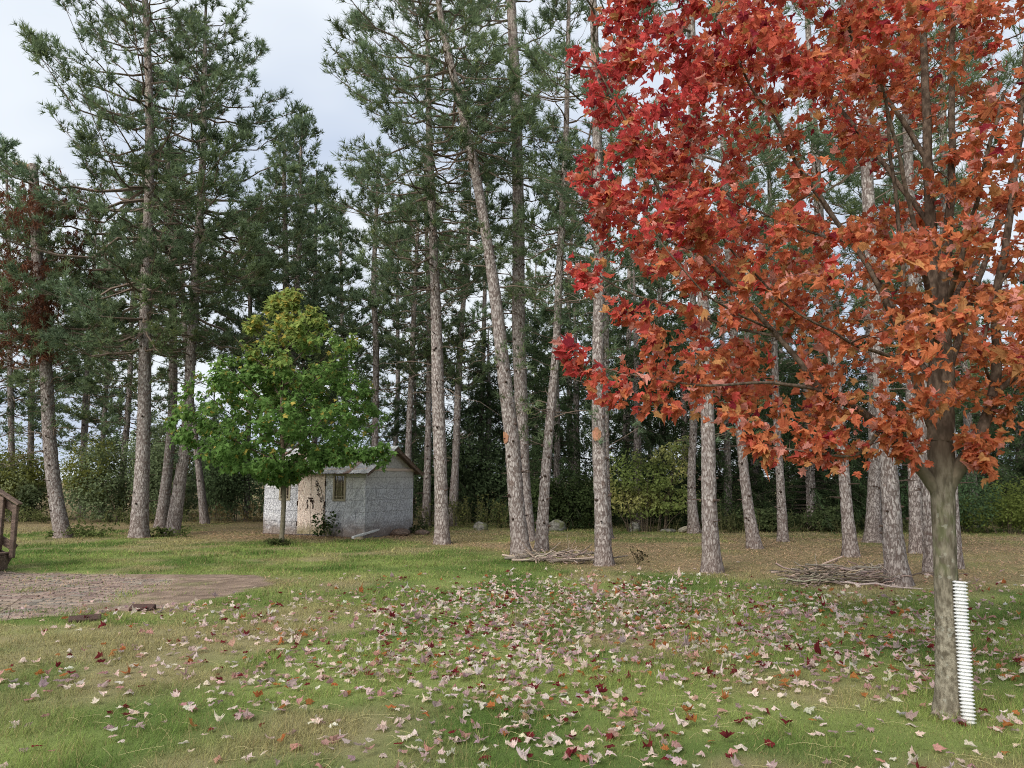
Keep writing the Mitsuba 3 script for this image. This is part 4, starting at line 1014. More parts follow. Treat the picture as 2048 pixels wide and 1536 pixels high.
part(red, 'twigwork', vt_, 'm_matte', smooth=True, color=np.array([0.085, 0.055, 0.045]), stuff=True)
per_ = 19
bi_ = np.repeat(np.arange(len(tw_)), per_)
ln_ = np.linalg.norm(tw_[:, -1] - tw_[:, 0], axis=1)
s_ = 5 * (1 - rng.random(len(bi_)) * np.minimum(1, 0.75 / np.maximum(ln_[bi_], 0.1)))
i0_ = np.minimum(s_.astype(int), 4); f_ = (s_ - i0_)[:, None]
b_ = tw_[bi_, i0_] * (1 - f_) + tw_[bi_, i0_ + 1] * f_
tg_ = unit(tw_[bi_, i0_ + 1] - tw_[bi_, i0_])
pd_ = unit(rng.normal(0, 0.8, b_.shape) + tg_ * 0.4 + [-0.35, 0, -0.25])
P_ = b_ + pd_ * rng.uniform(0.03, 0.12, (len(b_), 1))
D_ = unit(pd_ * 0.45 + np.array([-0.82, 0.0, -0.38]) + rng.normal(0, 0.30, b_.shape))      # the wind blows them to the left
N_ = unit(rng.normal(0, 0.7, b_.shape) + [0.1, -0.35, 0.62])
redness = sstep(0.26, 0.82, 0.30 * (meshkit.fbm(P_ * 0.8, 3, 6) * 2) + 0.34 * np.clip((3.12 - P_[:, 0]) / 2.6, -0.5, 1) + 0.16 * (P_[:, 2] - 2.2) / 3 + rng.normal(0, 0.13, len(P_)))[:, None]
orange_ = np.array([0.56, 0.21, 0.10]); red_ = np.array([0.53, 0.082, 0.082]); tan_ = np.array([0.50, 0.265, 0.115]); dark_ = np.array([0.26, 0.035, 0.05])
col_ = orange_ * (1 - redness) + red_ * redness
t_ = (rng.random((len(P_), 1)) < 0.16 * (1 - redness) + 0.02)
col_ = np.where(t_, tan_, col_)
col_ = np.where(rng.random((len(P_), 1)) < 0.07 * redness, dark_, col_)
col_ = np.where(rng.random((len(P_), 1)) < 0.13, np.array([0.64, 0.30, 0.25]), col_)
col_ *= rng.uniform(0.72, 1.25, (len(P_), 1))
sz_ = rng.uniform(0.040, 0.084, len(P_))
Vl_, Fl_, Cl_ = leaves(rng, P_, D_, N_, sz_, col_, LEAF2, LEAF_F, 0.75)
# the three hundred that show largest stand as parts, the rest as one mass
dist_ = np.linalg.norm(P_ - [0, 0, EYE], axis=1)
az_ = P_[:, 0] / P_[:, 1]
elv_ = (P_[:, 2] - EYE) / P_[:, 1]
seen_ = (az_ < 0.655) & (elv_ < 0.62)
face_ = np.abs((np.cross(np.cross(D_, N_), D_) * unit(P_ - [0, 0, EYE])).sum(1))
score_ = sz_ / dist_ * (0.3 + face_) * seen_ + (P_[:, 1] < RY + 0.2) * 0.004 * seen_
big_ = np.zeros(len(P_), bool); big_[np.argsort(-score_)[:300]] = True
for i in np.nonzero(big_)[0]:
    part(red, 'leaf', (Vl_[i], Fl_), 'm_foliage', color=Cl_[i])
back_ = ~big_ & (P_[:, 1] > RY + 0.35)
m_ = join(flat(Vl_[~big_ & ~back_], Fl_, Cl_[~big_ & ~back_]), flat(*leaves(rng, P_[back_], D_[back_], N_[back_], sz_[back_], col_[back_], SIMPLE, SIMPLE_F, 0.75)))
part(red, 'foliage', m_[:2], 'm_foliage', color=m_[2], stuff=True)
# white corrugated drain pipe standing against the stem
gp_ = np.array(GUARD)
u_ = np.linspace(0, 1, 320)
gz_ = gp_[0, 2] + (gp_[-1, 2] - gp_[0, 2]) * u_
gx_, gy_ = (np.interp(gz_, gp_[::-1, 2], gp_[::-1, i]) for i in (0, 1))
gr_ = 0.0405 + 0.0072 * np.sign(np.sin(u_ * 2 * PI * 40)) * np.abs(np.sin(u_ * 2 * PI * 40)) ** 0.6
vg_ = tubes(np.stack([gx_, gy_, gz_], -1)[None], gr_[None], 28)
vi_ = tubes(np.stack([gx_[:40], gy_[:40], gz_[:40] + 0.001], -1)[None], np.full((1, 40), 0.034), 20)
gk_ = whole('trunk_guard', vg_, 'm_white_plastic', 'white ribbed plastic trunk guard pipe standing against the red maple stem', 'trunk guard', smooth=60)

# ---------------------------------------------------------------- the green maple by the shed
rng = np.random.default_rng(930)
grn = thing('green_maple', 'young maple still in green leaf in front of the shed', 'maple tree')
GX, GY = -5.96, 19.79
zt_ = np.linspace(-0.05, 6.2, 30)
ct_ = np.stack([GX + 0.05 * np.sin(zt_ * 1.3) - 0.02 * zt_ + 0.05, GY + 0 * zt_, zt_], -1)
part(grn, 'trunk', tubes(ct_[None], np.interp(zt_, [-0.05, 0.2, 1.8, 4, 6.2], [0.095, 0.066, 0.056, 0.04, 0.01])[None], 12), 'm_limb_bark', smooth=50)
gl_ = []
for i in range(22):
    z0 = 1.65 + 3.6 * (i / 22) ** 1.2
    a = i * 2.4 + rng.normal(0, 0.2)
    L = np.interp(z0, [1.6, 2.2, 3.6, 5.4], [1.7, 2.2, 1.7, 0.8])
    p0 = np.array([np.interp(z0, zt_, ct_[:, 0]), GY, z0]); p2 = p0 + np.array([math.cos(a), math.sin(a), 0.45 + 0.5 * i / 22]) * L
    p1 = (p0 + p2) / 2 + [0, 0, -0.12 * L]
    c_ = bez(p0[None], p1[None], p2[None], 12)[0]
    gl_.append(np.hstack([c_, np.linspace(0.026, 0.006, 12)[:, None]]))
    part(grn, 'limb', tubes(c_[None], np.linspace(0.026, 0.006, 12)[None], 6), 'm_limb_bark', smooth=50)
n_ = 6000
z_ = rng.uniform(1.62, 6.75, n_); u_ = rng.uniform(-1, 1, n_); w_ = rng.uniform(-1, 1, n_)
gz = [1.72, 1.95, 2.35, 2.85, 3.2, 3.95, 4.6, 5.1, 5.6, 6.2, 6.75]
glx = [0.6, 1.6, 2.4, 2.95, 3.0, 2.4, 2.1, 1.4, 1.1, 0.6, 0.08]
grx = [0.4, 0.8, 1.1, 2.1, 2.7, 2.55, 2.3, 2.1, 1.6, 0.75, 0.08]
rx_ = np.where(u_ < 0, np.interp(z_, gz, glx), np.interp(z_, gz, grx))
ok = u_ ** 2 + w_ ** 2 < 1
ok &= np.sqrt(u_ ** 2 + w_ ** 2) + rng.random(n_) * 0.7 > 0.5
tp_ = np.stack([GX + u_ * rx_, GY + w_ * rx_ * 0.95, z_], -1)
ok &= meshkit.noise(tp_ * 1.25, 14) > 0.36
ok &= ~((z_ > 4.6) & (meshkit.noise(tp_ * 1.9 + 7, 15) < 0.50))
tp_ = tp_[ok][:820]
sb_ = rng.random(70)[:, None]
tp_ = np.vstack([tp_, np.array([-5.0, 19.2, 2.2]) + sb_ * [1.85, -0.2, 0.12] + rng.normal(0, 0.13, (70, 3)) * [1, 1, 0.9]])
sp_ = np.array([(-6.9, 19.8, 5.2), (-6.8, 19.7, 5.6), (-6.65, 19.9, 4.9), (-4.35, 19.7, 4.9), (-4.4, 19.8, 5.3), (-4.5, 19.6, 4.6), (-5.95, 19.8, 6.7), (-5.9, 19.7, 6.4), (-8.9, 19.6, 3.3), (-8.8, 19.7, 3.0)])
tp_ = np.vstack([tp_, np.repeat(sp_, 3, 0) + rng.normal(0, 0.12, (30, 3))])
tw_, twr_ = colonize(rng, gl_ + [np.hstack([ct_[9:], np.full((21, 1), 0.03)])], tp_)
part(grn, 'twigwork', tubes(tw_, np.maximum(twr_, 0.003), 4, caps=False), 'm_matte', color=np.array([0.10, 0.08, 0.06]), stuff=True)
per_ = 15
bi_ = np.repeat(np.arange(len(tw_)), per_)
s_ = 5 * (1 - rng.random(len(bi_)) * 0.75)
i0_ = np.minimum(s_.astype(int), 4); f_ = (s_ - i0_)[:, None]
b_ = tw_[bi_, i0_] * (1 - f_) + tw_[bi_, i0_ + 1] * f_
pd_ = unit(rng.normal(0, 0.8, b_.shape))
P_ = b_ + pd_ * rng.uniform(0.03, 0.14, (len(b_), 1))
D_ = unit(pd_ * 0.5 + np.array([0, -0.1, -0.55]) + rng.normal(0, 0.3, b_.shape))
out_ = unit(P_ - [GX, GY, 2.4])
N_ = unit(rng.normal(0, 0.35, b_.shape) + out_ * 0.5 + [0, -0.2, 0.85])
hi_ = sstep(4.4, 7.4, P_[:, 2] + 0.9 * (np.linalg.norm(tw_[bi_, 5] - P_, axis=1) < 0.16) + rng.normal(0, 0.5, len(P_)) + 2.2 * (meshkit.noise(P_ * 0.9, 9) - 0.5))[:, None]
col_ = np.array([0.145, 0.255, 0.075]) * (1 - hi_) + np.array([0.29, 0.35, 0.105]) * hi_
yel_ = rng.random((len(P_), 1)) < 0.04 + 0.16 * hi_
col_ = np.where(yel_, np.array([0.46, 0.38, 0.10]), col_) * rng.uniform(0.65, 1.35, (len(P_), 1))
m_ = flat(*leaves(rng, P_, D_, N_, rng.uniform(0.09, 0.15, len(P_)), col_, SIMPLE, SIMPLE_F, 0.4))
part(grn, 'foliage', m_[:2], 'm_foliage', color=m_[2], stuff=True)
# ---------------------------------------------------------------- the shed
AX = unit(np.array([-0.88, 0.47, 0.0]))          # along the front, from the right corner to the left
BX = unit(np.array([0.47, 0.88, 0.0]))           # back along the gable side
C0 = np.array([-4.22, 22.05, 0.0])
SL, SD, SH, RH = 3.95, 2.35, 1.92, 2.62
SR = np.stack([AX, BX, np.array([0, 0, 1.0])], 1)


def sp(a, b, z):
    """A point of the shed: a along the front, b towards the back, z up."""
    return C0 + AX * a + BX * b + np.array([0, 0, z])


def sbox(a0, a1, b0, b1, z0, z1, bevel=0.006):
    v, f = box(a1 - a0, b1 - b0, z1 - z0, bevel)
    return v @ SR.T + sp((a0 + a1) / 2, (b0 + b1) / 2, (z0 + z1) / 2), f[:, ::-1]


rng = np.random.default_rng(950)
shed = thing('shed', 'small weathered grey garden shed with a rusty metal roof and pale wooden doors', 'shed')
part(shed, 'wall', sbox(0.01, SL - 0.01, 0.012, SD - 0.012, 0.0, SH, 0.002), 'm_joint', label='dark joints and inner face of the walls')
DOOR = (1.48, 2.56)
WINS = ((0.74, 1.16), (2.90, 3.30))
WZ = (1.06, 1.80)
rows_ = [0.02, 0.27, 0.40, 0.73, 1.07, 1.40, 1.73, SH - 0.005]
J = 0.009
for ri in range(len(rows_) - 1):
    z0, z1 = rows_[ri], rows_[ri + 1]
    cuts = [0.0] + list(np.arange(0.33 + 0.16 * (ri % 2), SL - 0.1, 0.46)) + [SL]
    cuts = sorted(cuts + [DOOR[0], DOOR[1]] + ([w for ww in WINS for w in ww] if z1 > WZ[0] + 0.02 and z0 < WZ[1] else []))
    cuts = [c for i, c in enumerate(cuts) if i == 0 or c - cuts[i - 1] > 0.03]
    for a0, a1 in zip(cuts[:-1], cuts[1:]):
        m = (a0 + a1) / 2
        if DOOR[0] < m < DOOR[1]:
            continue
        if any(w0 < m < w1 for w0, w1 in WINS) and z1 > WZ[0] + 0.02 and z0 < WZ[1]:
            for y0, y1 in ((z0, min(z1, WZ[0])), (max(z0, WZ[1]), z1)):
                if y1 - y0 > 0.03:
                    part(shed + '__wall', 'block', sbox(a0 + J / 2, a1 - J / 2, -0.008, 0.008, y0 + J / 2, y1 - J / 2, 0.004), 'm_shed_block')
            continue
        part(shed + '__wall', 'block', sbox(a0 + J / 2, a1 - J / 2, -0.008 + rng.uniform(-.001, .001), 0.008, z0 + J / 2, z1 - J / 2, 0.004), 'm_shed_block')
for ri in range(len(rows_) - 1):                 # gable side: tall sheets scored into blocks
    z0, z1 = rows_[ri], rows_[ri + 1]
    cuts = [0.0, 0.98, 1.46, SD] if ri % 2 else [0.0, 0.50, 0.98, 1.46, 1.92, SD]
    for b0, b1 in zip(cuts[:-1], cuts[1:]):
        part(shed + '__wall', 'block', sbox(-0.008, 0.008, b0 + J / 2, b1 - J / 2, z0 + J / 2, z1 - J / 2, 0.004), 'm_shed_block')


def prism(pts, a0, a1):
    """A polygon in the gable plane (b, z) pushed from a0 to a1."""
    import shapely.geometry as sg
    m = trimesh.creation.extrude_polygon(sg.Polygon(pts), a1 - a0, engine='earcut')
    v = np.array(m.vertices)
    return np.array([sp(a0 + q[2], q[0], q[1]) for q in v]), np.array(m.faces)


part(shed, 'gable', prism([(0.02, SH + 0.09), (SD - 0.02, SH + 0.09), (SD / 2, RH - 0.06)], 0.0, 0.03), 'm_shed_block', label='grey boarded gable triangle')
part(shed, 'gable', prism([(0.02, SH + 0.09), (SD - 0.02, SH + 0.09), (SD / 2, RH - 0.06)], SL - 0.03, SL), 'm_shed_block')
part(shed, 'trim_board', sbox(-0.035, 0.02, -0.02, SD + 0.02, SH - 0.005, SH + 0.085), 'm_door_wood', label='warm brown board under the gable')
part(shed, 'trim_board', sbox(0.03, SL, -0.03, 0.0, SH - 0.02, SH + 0.06), 'm_door_wood')
part(shed, 'corner_board', sbox(-0.016, 0.022, -0.018, 0.022, 0.01, SH - 0.03), 'm_shed_block')
part(shed, 'corner_board', sbox(SL - 0.02, SL + 0.012, -0.018, 0.022, 0.01, SH - 0.03), 'm_shed_block')
part(shed, 'sill_beam', sbox(-0.02, SL + 0.02, -0.05, 0.02, -0.06, 0.02), 'm_deck_wood')
# roof: ribbed sheets, front and back slope
slope_ = math.atan2(RH - SH, SD / 2)
over_b, over_a = 0.20, 0.24
roof = part(shed, 'roof', prism([(-over_b, SH + 0.05 - math.tan(slope_) * over_b), (SD / 2, RH), (SD + over_b, SH + 0.05 - math.tan(slope_) * over_b), (SD + over_b, SH + 0.02 - math.tan(slope_) * over_b), (SD / 2, RH - 0.035), (-over_b, SH + 0.02 - math.tan(slope_) * over_b)], -over_a, SL + over_a), 'm_deck_wood')
W_ = 0.23
na_ = int((SL + 2 * over_a) / W_)
for side in (0, 1):
    for i in range(na_):
        a0 = -over_a - 0.02 + i * (SL + 2 * over_a + 0.04) / na_
        a1 = a0 + (SL + 2 * over_a + 0.04) / na_ - 0.004
        prof = [(0, 0.0), (0.10, 0.0), (0.14, 0.020), (0.22, 0.020), (0.26, 0.0), (0.5, 0.003), (0.74, 0.0), (1, 0.0)]
        V_ = []
        for u, h in prof:
            a = a0 + (a1 - a0) * u
            e = (-over_b - 0.03, SH + 0.056 - math.tan(slope_) * (over_b + 0.03))
            if side:
                e = (SD + over_b + 0.03, e[1])
            V_ += [sp(a, e[0], e[1] + h + 0.004 * (i % 2)), sp(a, SD / 2, RH + 0.008 + h + 0.004 * (i % 2))]
        V_ = np.array(V_)
        n_ = len(prof)
        F_ = np.vstack([[[2 * j, 2 * j + 2, 2 * j + 3], [2 * j, 2 * j + 3, 2 * j + 1]] for j in range(n_ - 1)])
        part(shed + '__roof', 'panel', (np.vstack([V_, V_ - [0, 0, 0.003]]), np.vstack([F_, F_[:, ::-1] + len(V_)])), 'm_roof_metal' if rng.random() < 0.5 else 'm_roof_white')
part(shed + '__roof', 'ridge_cap', prism([(SD / 2 - 0.14, RH - 0.045), (SD / 2, RH + 0.052), (SD / 2 + 0.14, RH - 0.045), (SD / 2 + 0.14, RH - 0.052), (SD / 2, RH + 0.044), (SD / 2 - 0.14, RH - 0.052)], -over_a - 0.03, SL + over_a + 0.03), 'm_white_plastic')
for b0, b1 in ((-over_b, SD / 2), (SD + over_b, SD / 2)):   # barge boards along the gable edge
    part(shed + '__roof', 'barge_board', beam(sp(-over_a + 0.01, b0, SH + 0.0 - math.tan(slope_) * over_b), sp(-over_a + 0.01, b1, RH - 0.05), 0.025, 0.10), 'm_deck_wood')
# doors
for i, (a0, a1) in enumerate(((DOOR[0] + 0.012, 2.016), (2.030, DOOR[1] - 0.012))):
    d_ = part(shed, 'door', sbox(a0, a1, -0.030, -0.004, 0.045, 1.84), 'm_door_wood', label='right pale plywood door leaf with climbing vine' if i == 0 else 'left pale plywood door leaf')
    for z in (0.35, 0.95, 1.55):
        aa = DOOR[0] + 0.005 if i == 0 else DOOR[1] - 0.005
        part(d_, 'hinge', sbox(aa - 0.022, aa + 0.022, -0.040, -0.010, z - 0.07, z + 0.07, 0.004), 'm_iron')
    hp_ = 2.016 - 0.10 if i == 0 else 2.030 + 0.11
    q_ = np.array([sp(hp_, -0.05, z) for z in (1.06, 0.98, 0.88, 0.80)]) + np.array([AX * o for o in (0, 0.03, 0.0, 0.02)])
    part(d_, 'handle', tubes(q_[None], np.full((1, 4), 0.013), 6), 'm_iron')
part(shed, 'latch', sbox(1.93, 2.11, -0.062, -0.032, 1.09, 1.13, 0.006), 'm_iron', label='rusty hasp across both doors')
part(shed, 'padlock', sbox(1.97, 2.03, -0.068, -0.036, 1.00, 1.075, 0.012), 'm_iron')
# creeping vine on the right-hand door
vc_ = np.array([sp(1.80 - 0.33 * min(1, t * 1.5) + 0.03 * math.sin(9 * t), -0.045, 1.62 - 1.45 * t) for t in np.linspace(0, 1, 60)])
vc_ = vc_[np.concatenate([np.arange(26), rng.integers(26, 60, 12)])]
vc_ = np.repeat(vc_, 2, 0) + rng.normal(0, 0.028, (len(vc_) * 2, 3)) * [1, 0.2, 1]
vm_ = leafy(rng, vc_, np.tile(-BX, (len(vc_), 1)) + rng.normal(0, 0.3, vc_.shape), 0.05, np.tile([0.030, 0.028, 0.018], (len(vc_), 1)))
vine = thing('vine', 'dry dark vine creeping up the right-hand shed door', 'vine')
part(vine, 'stem', tubes(np.array([[sp(1.47, -0.042, 0.0), sp(1.52, -0.042, 0.5), sp(1.5, -0.042, 0.95), sp(1.62, -0.042, 1.35), sp(1.79, -0.042, 1.62)]]), np.full((1, 5), 0.007), 4), 'm_matte', color=np.array([0.05, 0.04, 0.03]))
part(vine, 'foliage', vm_[:2], 'm_foliage', color=vm_[2], stuff=True)
# windows
for w0, w1 in WINS:
    z0, z1 = WZ
    w_ = part(shed, 'window', sbox(w0 + 0.02, w1 - 0.02, 0.006, 0.010, z0 + 0.02, z1 - 0.02, 0.001), 'm_iron', label='dark barred window with a tan frame')
    for r_ in ((w0 - 0.03, w0 + 0.035, z0 - 0.03, z1 + 0.03), (w1 - 0.035, w1 + 0.03, z0 - 0.03, z1 + 0.03), (w0 + 0.036, w1 - 0.036, z0 - 0.03, z0 + 0.035), (w0 + 0.036, w1 - 0.036, z1 - 0.035, z1 + 0.03)):
        part(w_, 'frame', sbox(r_[0], r_[1], -0.034, -0.001, r_[2], r_[3]), 'm_window_frame')
    for k in range(2):
        a = w0 + 0.055 + (w1 - w0 - 0.11) * (0.22 + 0.56 * k)
        part(w_, 'bar', sbox(a - 0.008, a + 0.008, -0.018, -0.006, z0 + 0.036, z1 - 0.036, 0.003), 'm_window_frame')
    part(w_, 'bar', sbox(w0 + 0.036, w1 - 0.036, -0.022, -0.019, z0 + 0.10, z0 + 0.116, 0.001), 'm_window_frame')
    part(w_, 'pane', (np.array([sp(w0 + 0.03, -0.003, z0 + 0.03), sp(w1 - 0.03, -0.003, z0 + 0.03), sp(w1 - 0.03, -0.003, z1 - 0.03), sp(w0 + 0.03, -0.003, z1 - 0.03)]), np.array([[0, 1, 2], [0, 2, 3]])), 'm_glass')
# the things lying beside the shed
whole('drain_pipe', beam((-4.45, 21.55, 0.05), (-3.43, 23.75, 0.36), 0.09, 0.075, 0.016), 'm_white_plastic', 'long white gutter length lying aslant on debris against the shed gable wall', 'gutter')


def stone_mesh(rng, c, r, flat_=1.0):
    m = trimesh.creation.icosphere(3)
    v = np.array(m.vertices)
    v = v * (0.78 + 0.45 * meshkit.fbm(v * 1.3 + rng.uniform(0, 50, 3), 3)[:, None])
    v = v * np.asarray(r) + c
    return v, np.array(m.faces)


ROCKS = [((-1.03, 25.5, 0.10), (0.24, 0.20, 0.19), 'rock', 'rounded grey-green rock on the grass right of the thick trunk by the shed', 'rock', 'm_stone'),
         ((1.48, 25.3, 0.10), (0.30, 0.24, 0.26), 'rock', 'brownish pointed rock behind the slender bent pine', 'rock', 'm_stone'),
         ((3.95, 24.9, 0.08), (0.19, 0.17, 0.26), 'rock', 'mossy upright rock in front of the yellow-green sapling', 'rock', 'm_stone'),
         ((4.97, 24.6, 0.04), (0.26, 0.18, 0.07), 'rock', 'flat pale grey stone right of the mossy upright rock', 'rock', 'm_stone'),
         ((-4.25, 21.45, 0.03), (0.13, 0.10, 0.06), 'stone', 'small pale pinkish stone under the end of the white gutter', 'stone', 'm_door_wood'),
         ((-3.35, 23.2, 0.08), (0.28, 0.25, 0.13), 'debris_clod', 'dark clod of leaf debris under the white gutter by the shed', 'debris', 'm_deck_wood'),
         ((-2.75, 23.6, 0.04), (0.22, 0.18, 0.10), 'debris_clod', 'small dark clod of debris at the back corner of the shed', 'debris', 'm_deck_wood')]
for c, r, nm, lab, cat, mt in ROCKS:
    whole(nm, stone_mesh(rng, c, r), mt, lab, cat, smooth=True)
lg_ = bez(np.array([[5.25, 24.3, 0.06]]), np.array([[5.5, 24.4, 0.12]]), np.array([[5.85, 24.5, 0.22]]), 8)
whole('log', tubes(lg_, np.array([[0.05, 0.075, 0.085, 0.085, 0.08, 0.08, 0.085, 0.09]]), 9), 'm_matte', 'short pale log leaning against the slim pine at the wood edge', 'log', color=np.array([0.33, 0.30, 0.24]))
# a white tin lid and scraps, far right wood edge
whole('litter_scrap', place(box(0.10, 0.07, 0.02, 0.006), rotz(0.4), (8.62, 19.6, 0.03)), 'm_white_plastic', 'tiny white scrap lying on the needle bed behind the nearest thick pine', 'litter')


# ---------------------------------------------------------------- brush piles
def sticks(key, rng, items):
    for p, q, r, bend in items:
        p, q = np.array(p, float), np.array(q, float)
        m = (p + q) / 2 + rng.normal(0, bend, 3) * [1, 1, 0.6]
        m[2] = max(m[2], 0.01)
        P = bez(p[None], m[None], q[None], 7)
        P[:, 1:-1] += rng.normal(0, 0.012, (1, 5, 3))
        P[..., 2] = np.maximum(P[..., 2], r * 0.6)
        c = np.array([0.27, 0.22, 0.185]) * rng.uniform(0.45, 1.35) * (1 + rng.normal(0, 0.05, 3))
        part(key, 'stick', tubes(P, np.linspace(r, r * 0.5, 7)[None], 6), 'm_matte', color=np.clip(c, 0, 1), smooth=True)


rng = np.random.default_rng(960)
pile = thing('brush_pile', 'low pile of bare sticks lying between the curving pine and the thick straight pine', 'brush pile')
it = [((-0.15, 15.75, 0.07), (1.75, 15.65, 0.20), 0.035, 0.05), ((0.0, 15.6, 0.05), (1.7, 15.2, 0.15), 0.030, 0.05), ((0.75, 15.35, 0.04), (2.3, 15.4, 0.16), 0.030, 0.04), ((-0.2, 15.95, 0.12), (0.9, 15.5, 0.10), 0.022, 0.06)]
for i in range(46):
    c = np.array([rng.uniform(0.1, 1.65), rng.uniform(15.3, 16.0), rng.uniform(0.02, 0.20)])
    a = rng.normal(0, 0.75) + (PI if rng.random() < .5 else 0)
    L = rng.uniform(0.25, 0.8)
    d = np.array([math.cos(a) * L, math.sin(a) * L, rng.normal(0, 0.17)]) / 2
    it.append((np.maximum(c - d, [-9, 0, .015]), np.maximum(c + d, [-9, 0, .015]), rng.uniform(0.006, 0.022), 0.07))
it += [((0.55, 15.4, 0.05), (0.15, 15.6, 0.45), 0.008, 0.1), ((0.62, 15.4, 0.05), (0.98, 15.5, 0.42), 0.010, 0.05), ((1.2, 15.5, 0.1), (1.12, 15.6, 0.56), 0.007, 0.05), ((0.75, 15.5, 0.1), (0.35, 15.6, 0.5), 0.007, 0.12), ((1.05, 15.5, 0.1), (1.3, 15.6, 0.46), 0.008, 0.1)]
sticks(pile, rng, it)
pile = thing('brush_pile', 'long heap of grey sticks against the foot of the nearest thick pine', 'brush pile')
it = [((4.55, 12.8, 0.05), (5.35, 12.55, 0.42), 0.030, 0.03), ((4.7, 12.7, 0.08), (5.3, 12.6, 0.36), 0.020, 0.03), ((4.9, 12.6, 0.28), (5.95, 12.35, 0.20), 0.026, 0.05), ((5.1, 12.3, 0.05), (6.2, 11.75, 0.02), 0.022, 0.06), ((6.3, 12.6, 0.13), (7.35, 12.5, 0.16), 0.014, 0.01), ((4.93, 12.55, 0.2), (4.93, 12.6, 0.46), 0.012, 0.01), ((5.85, 12.4, 0.15), (5.86, 12.4, 0.30), 0.010, 0.01)]
for i in range(110):
    cx = rng.uniform(4.5, 6.0)
    top = np.interp(cx, [4.4, 4.9, 5.3, 5.6, 6.1], [0.08, 0.32, 0.27, 0.30, 0.20])
    c = np.array([cx, rng.uniform(12.1, 12.8), rng.uniform(0.015, top)])
    a = rng.normal(0.0, 0.62) + (PI if rng.random() < .5 else 0)
    L = rng.uniform(0.25, 0.9)
    d = np.array([math.cos(a) * L, math.sin(a) * L * 0.7, rng.normal(0, 0.13)]) / 2
    it.append((np.maximum(c - d, [-9, 0, .012]), np.maximum(c + d, [-9, 0, .012]), rng.uniform(0.006, 0.019), 0.05))
sticks(pile, rng, it)

# ---------------------------------------------------------------- wooden steps at the left edge
steps = thing('wooden_steps', 'brown wooden steps with a railing reaching in at the left edge', 'steps')
SX, SY = -9.29, 13.75
for i in range(3):          # treads climb to the left
    x1 = SX - 0.08 - 0.30 * i
    for j in range(2):
        part(steps, 'tread', place(box(0.145, 1.15, 0.035, 0.006), None, (x1 - 0.075 - 0.15 * j, SY + 0.15, 0.30 + 0.18 * i + 0.002 * j)), 'm_deck_wood')
    part(steps, 'riser', place(box(0.025, 1.10, 0.14 if i else 0.27, 0.004), None, (x1 - 0.03, SY + 0.15, (0.205 + 0.18 * i) if i else 0.135)), 'm_deck_wood')
for yy in (SY - 0.44, SY + 0.74):
    part(steps, 'stringer', beam((SX - 0.10, yy, 0.14), (SX - 1.0, yy, 0.60), 0.04, 0.22), 'm_deck_wood')
    for i in range(3):
        xx = SX - 0.02 - 0.26 * i
        part(steps, 'post', place(box(0.085 if i else 0.08, 0.085, 0.98, 0.008), None, (xx, yy - 0.068, 0.70 + 0.15 * i)), 'm_deck_wood')
    part(steps, 'handrail', beam((SX + 0.06, yy - 0.068, 1.195), (SX - 1.1, yy - 0.068, 1.90), 0.15, 0.04), 'm_deck_wood')
    part(steps, 'rail', beam((SX - 0.02, yy - 0.005, 1.07), (SX - 1.1, yy - 0.005, 1.73), 0.035, 0.13), 'm_deck_wood')
    part(steps, 'rail', beam((SX + 0.0, yy - 0.005, 0.38), (SX - 1.1, yy - 0.005, 1.0), 0.035, 0.14), 'm_deck_wood')
part(steps, 'newel_post', place(box(0.11, 0.11, 1.75, 0.01), None, (SX - 0.72, SY - 0.51, 0.89)), 'm_deck_wood')
part(steps, 'post_cap', place(box(0.17, 0.17, 0.05, 0.012), None, (SX - 0.72, SY - 0.51, 1.79)), 'm_deck_wood')
part(steps, 'side_board', place(box(0.85, 0.03, 0.27, 0.006), None, (SX - 0.55, SY - 0.35, 0.135)), 'm_deck_wood')

# ---------------------------------------------------------------- brick patio
rng = np.random.default_rng(970)
patio = 'patio'
labels[patio] = {'label': 'old sunken brick patio half buried in debris at the left', 'kind': 'structure'}
BL, BW = 0.205, 0.10
th_ = 0.22
pc_, ps_ = math.cos(th_), math.sin(th_)
cand = []
for r_ in range(-60, 60):
    for k_ in range(-40, 40):
        a, b = (k_ + 0.5 * (r_ % 2)) * (BL + 0.008), r_ * (BW + 0.008)
        x, y = -7 + a * pc_ - b * ps_, 12 + a * ps_ + b * pc_
        if in_patio(np.array(x), np.array(y)) and x > -y * 0.70 - 0.6:
            cand.append((x, y))
cand = np.array(cand)
pal = np.array([(0.225, 0.165, 0.145), (0.205, 0.155, 0.14), (0.25, 0.20, 0.168), (0.19, 0.17, 0.15), (0.235, 0.19, 0.155)])
buried = nz(cand[:, 0], cand[:, 1], 1.1, 61) + 0.25 * np.exp(-((cand[:, 0] + 4.2) / 1.0) ** 2)
sink = nz(cand[:, 0], cand[:, 1], 0.6, 63) * 0.02
order_ = np.argsort(cand[:, 1])
variants = [box(BL - 0.006 * v, BW - 0.003 * v, 0.05, 0.006 + 0.002 * v) for v in range(3)]
rest_ = []
nbr = 0
for i in order_:
    x, y = cand[i]
    col = pal[rng.integers(5)] * rng.uniform(0.75, 1.2)
    tilt = rng.normal(0, 0.010, 2)
    R_ = rotz(th_ + rng.normal(0, 0.025)) @ np.array([[1, 0, tilt[0]], [0, 1, tilt[1]], [-tilt[0], -tilt[1], 1]])
    vis_ = abs(x) < y * 0.69
    m = place(variants[rng.integers(3)], R_, (x + rng.normal(0, .004), y + rng.normal(0, .004), -0.030 + rng.normal(0, 0.003) - sink[i]))
    if vis_ and buried[i] < 0.72 and nbr < 300:
        part(patio, 'brick', m, 'm_matte', color=np.clip(col, 0, 1)); nbr += 1
    elif buried[i] < 0.72:
        rest_.append((m[0], m[1], np.tile(col, (len(m[0]), 1))))
rm_ = join(*rest_)
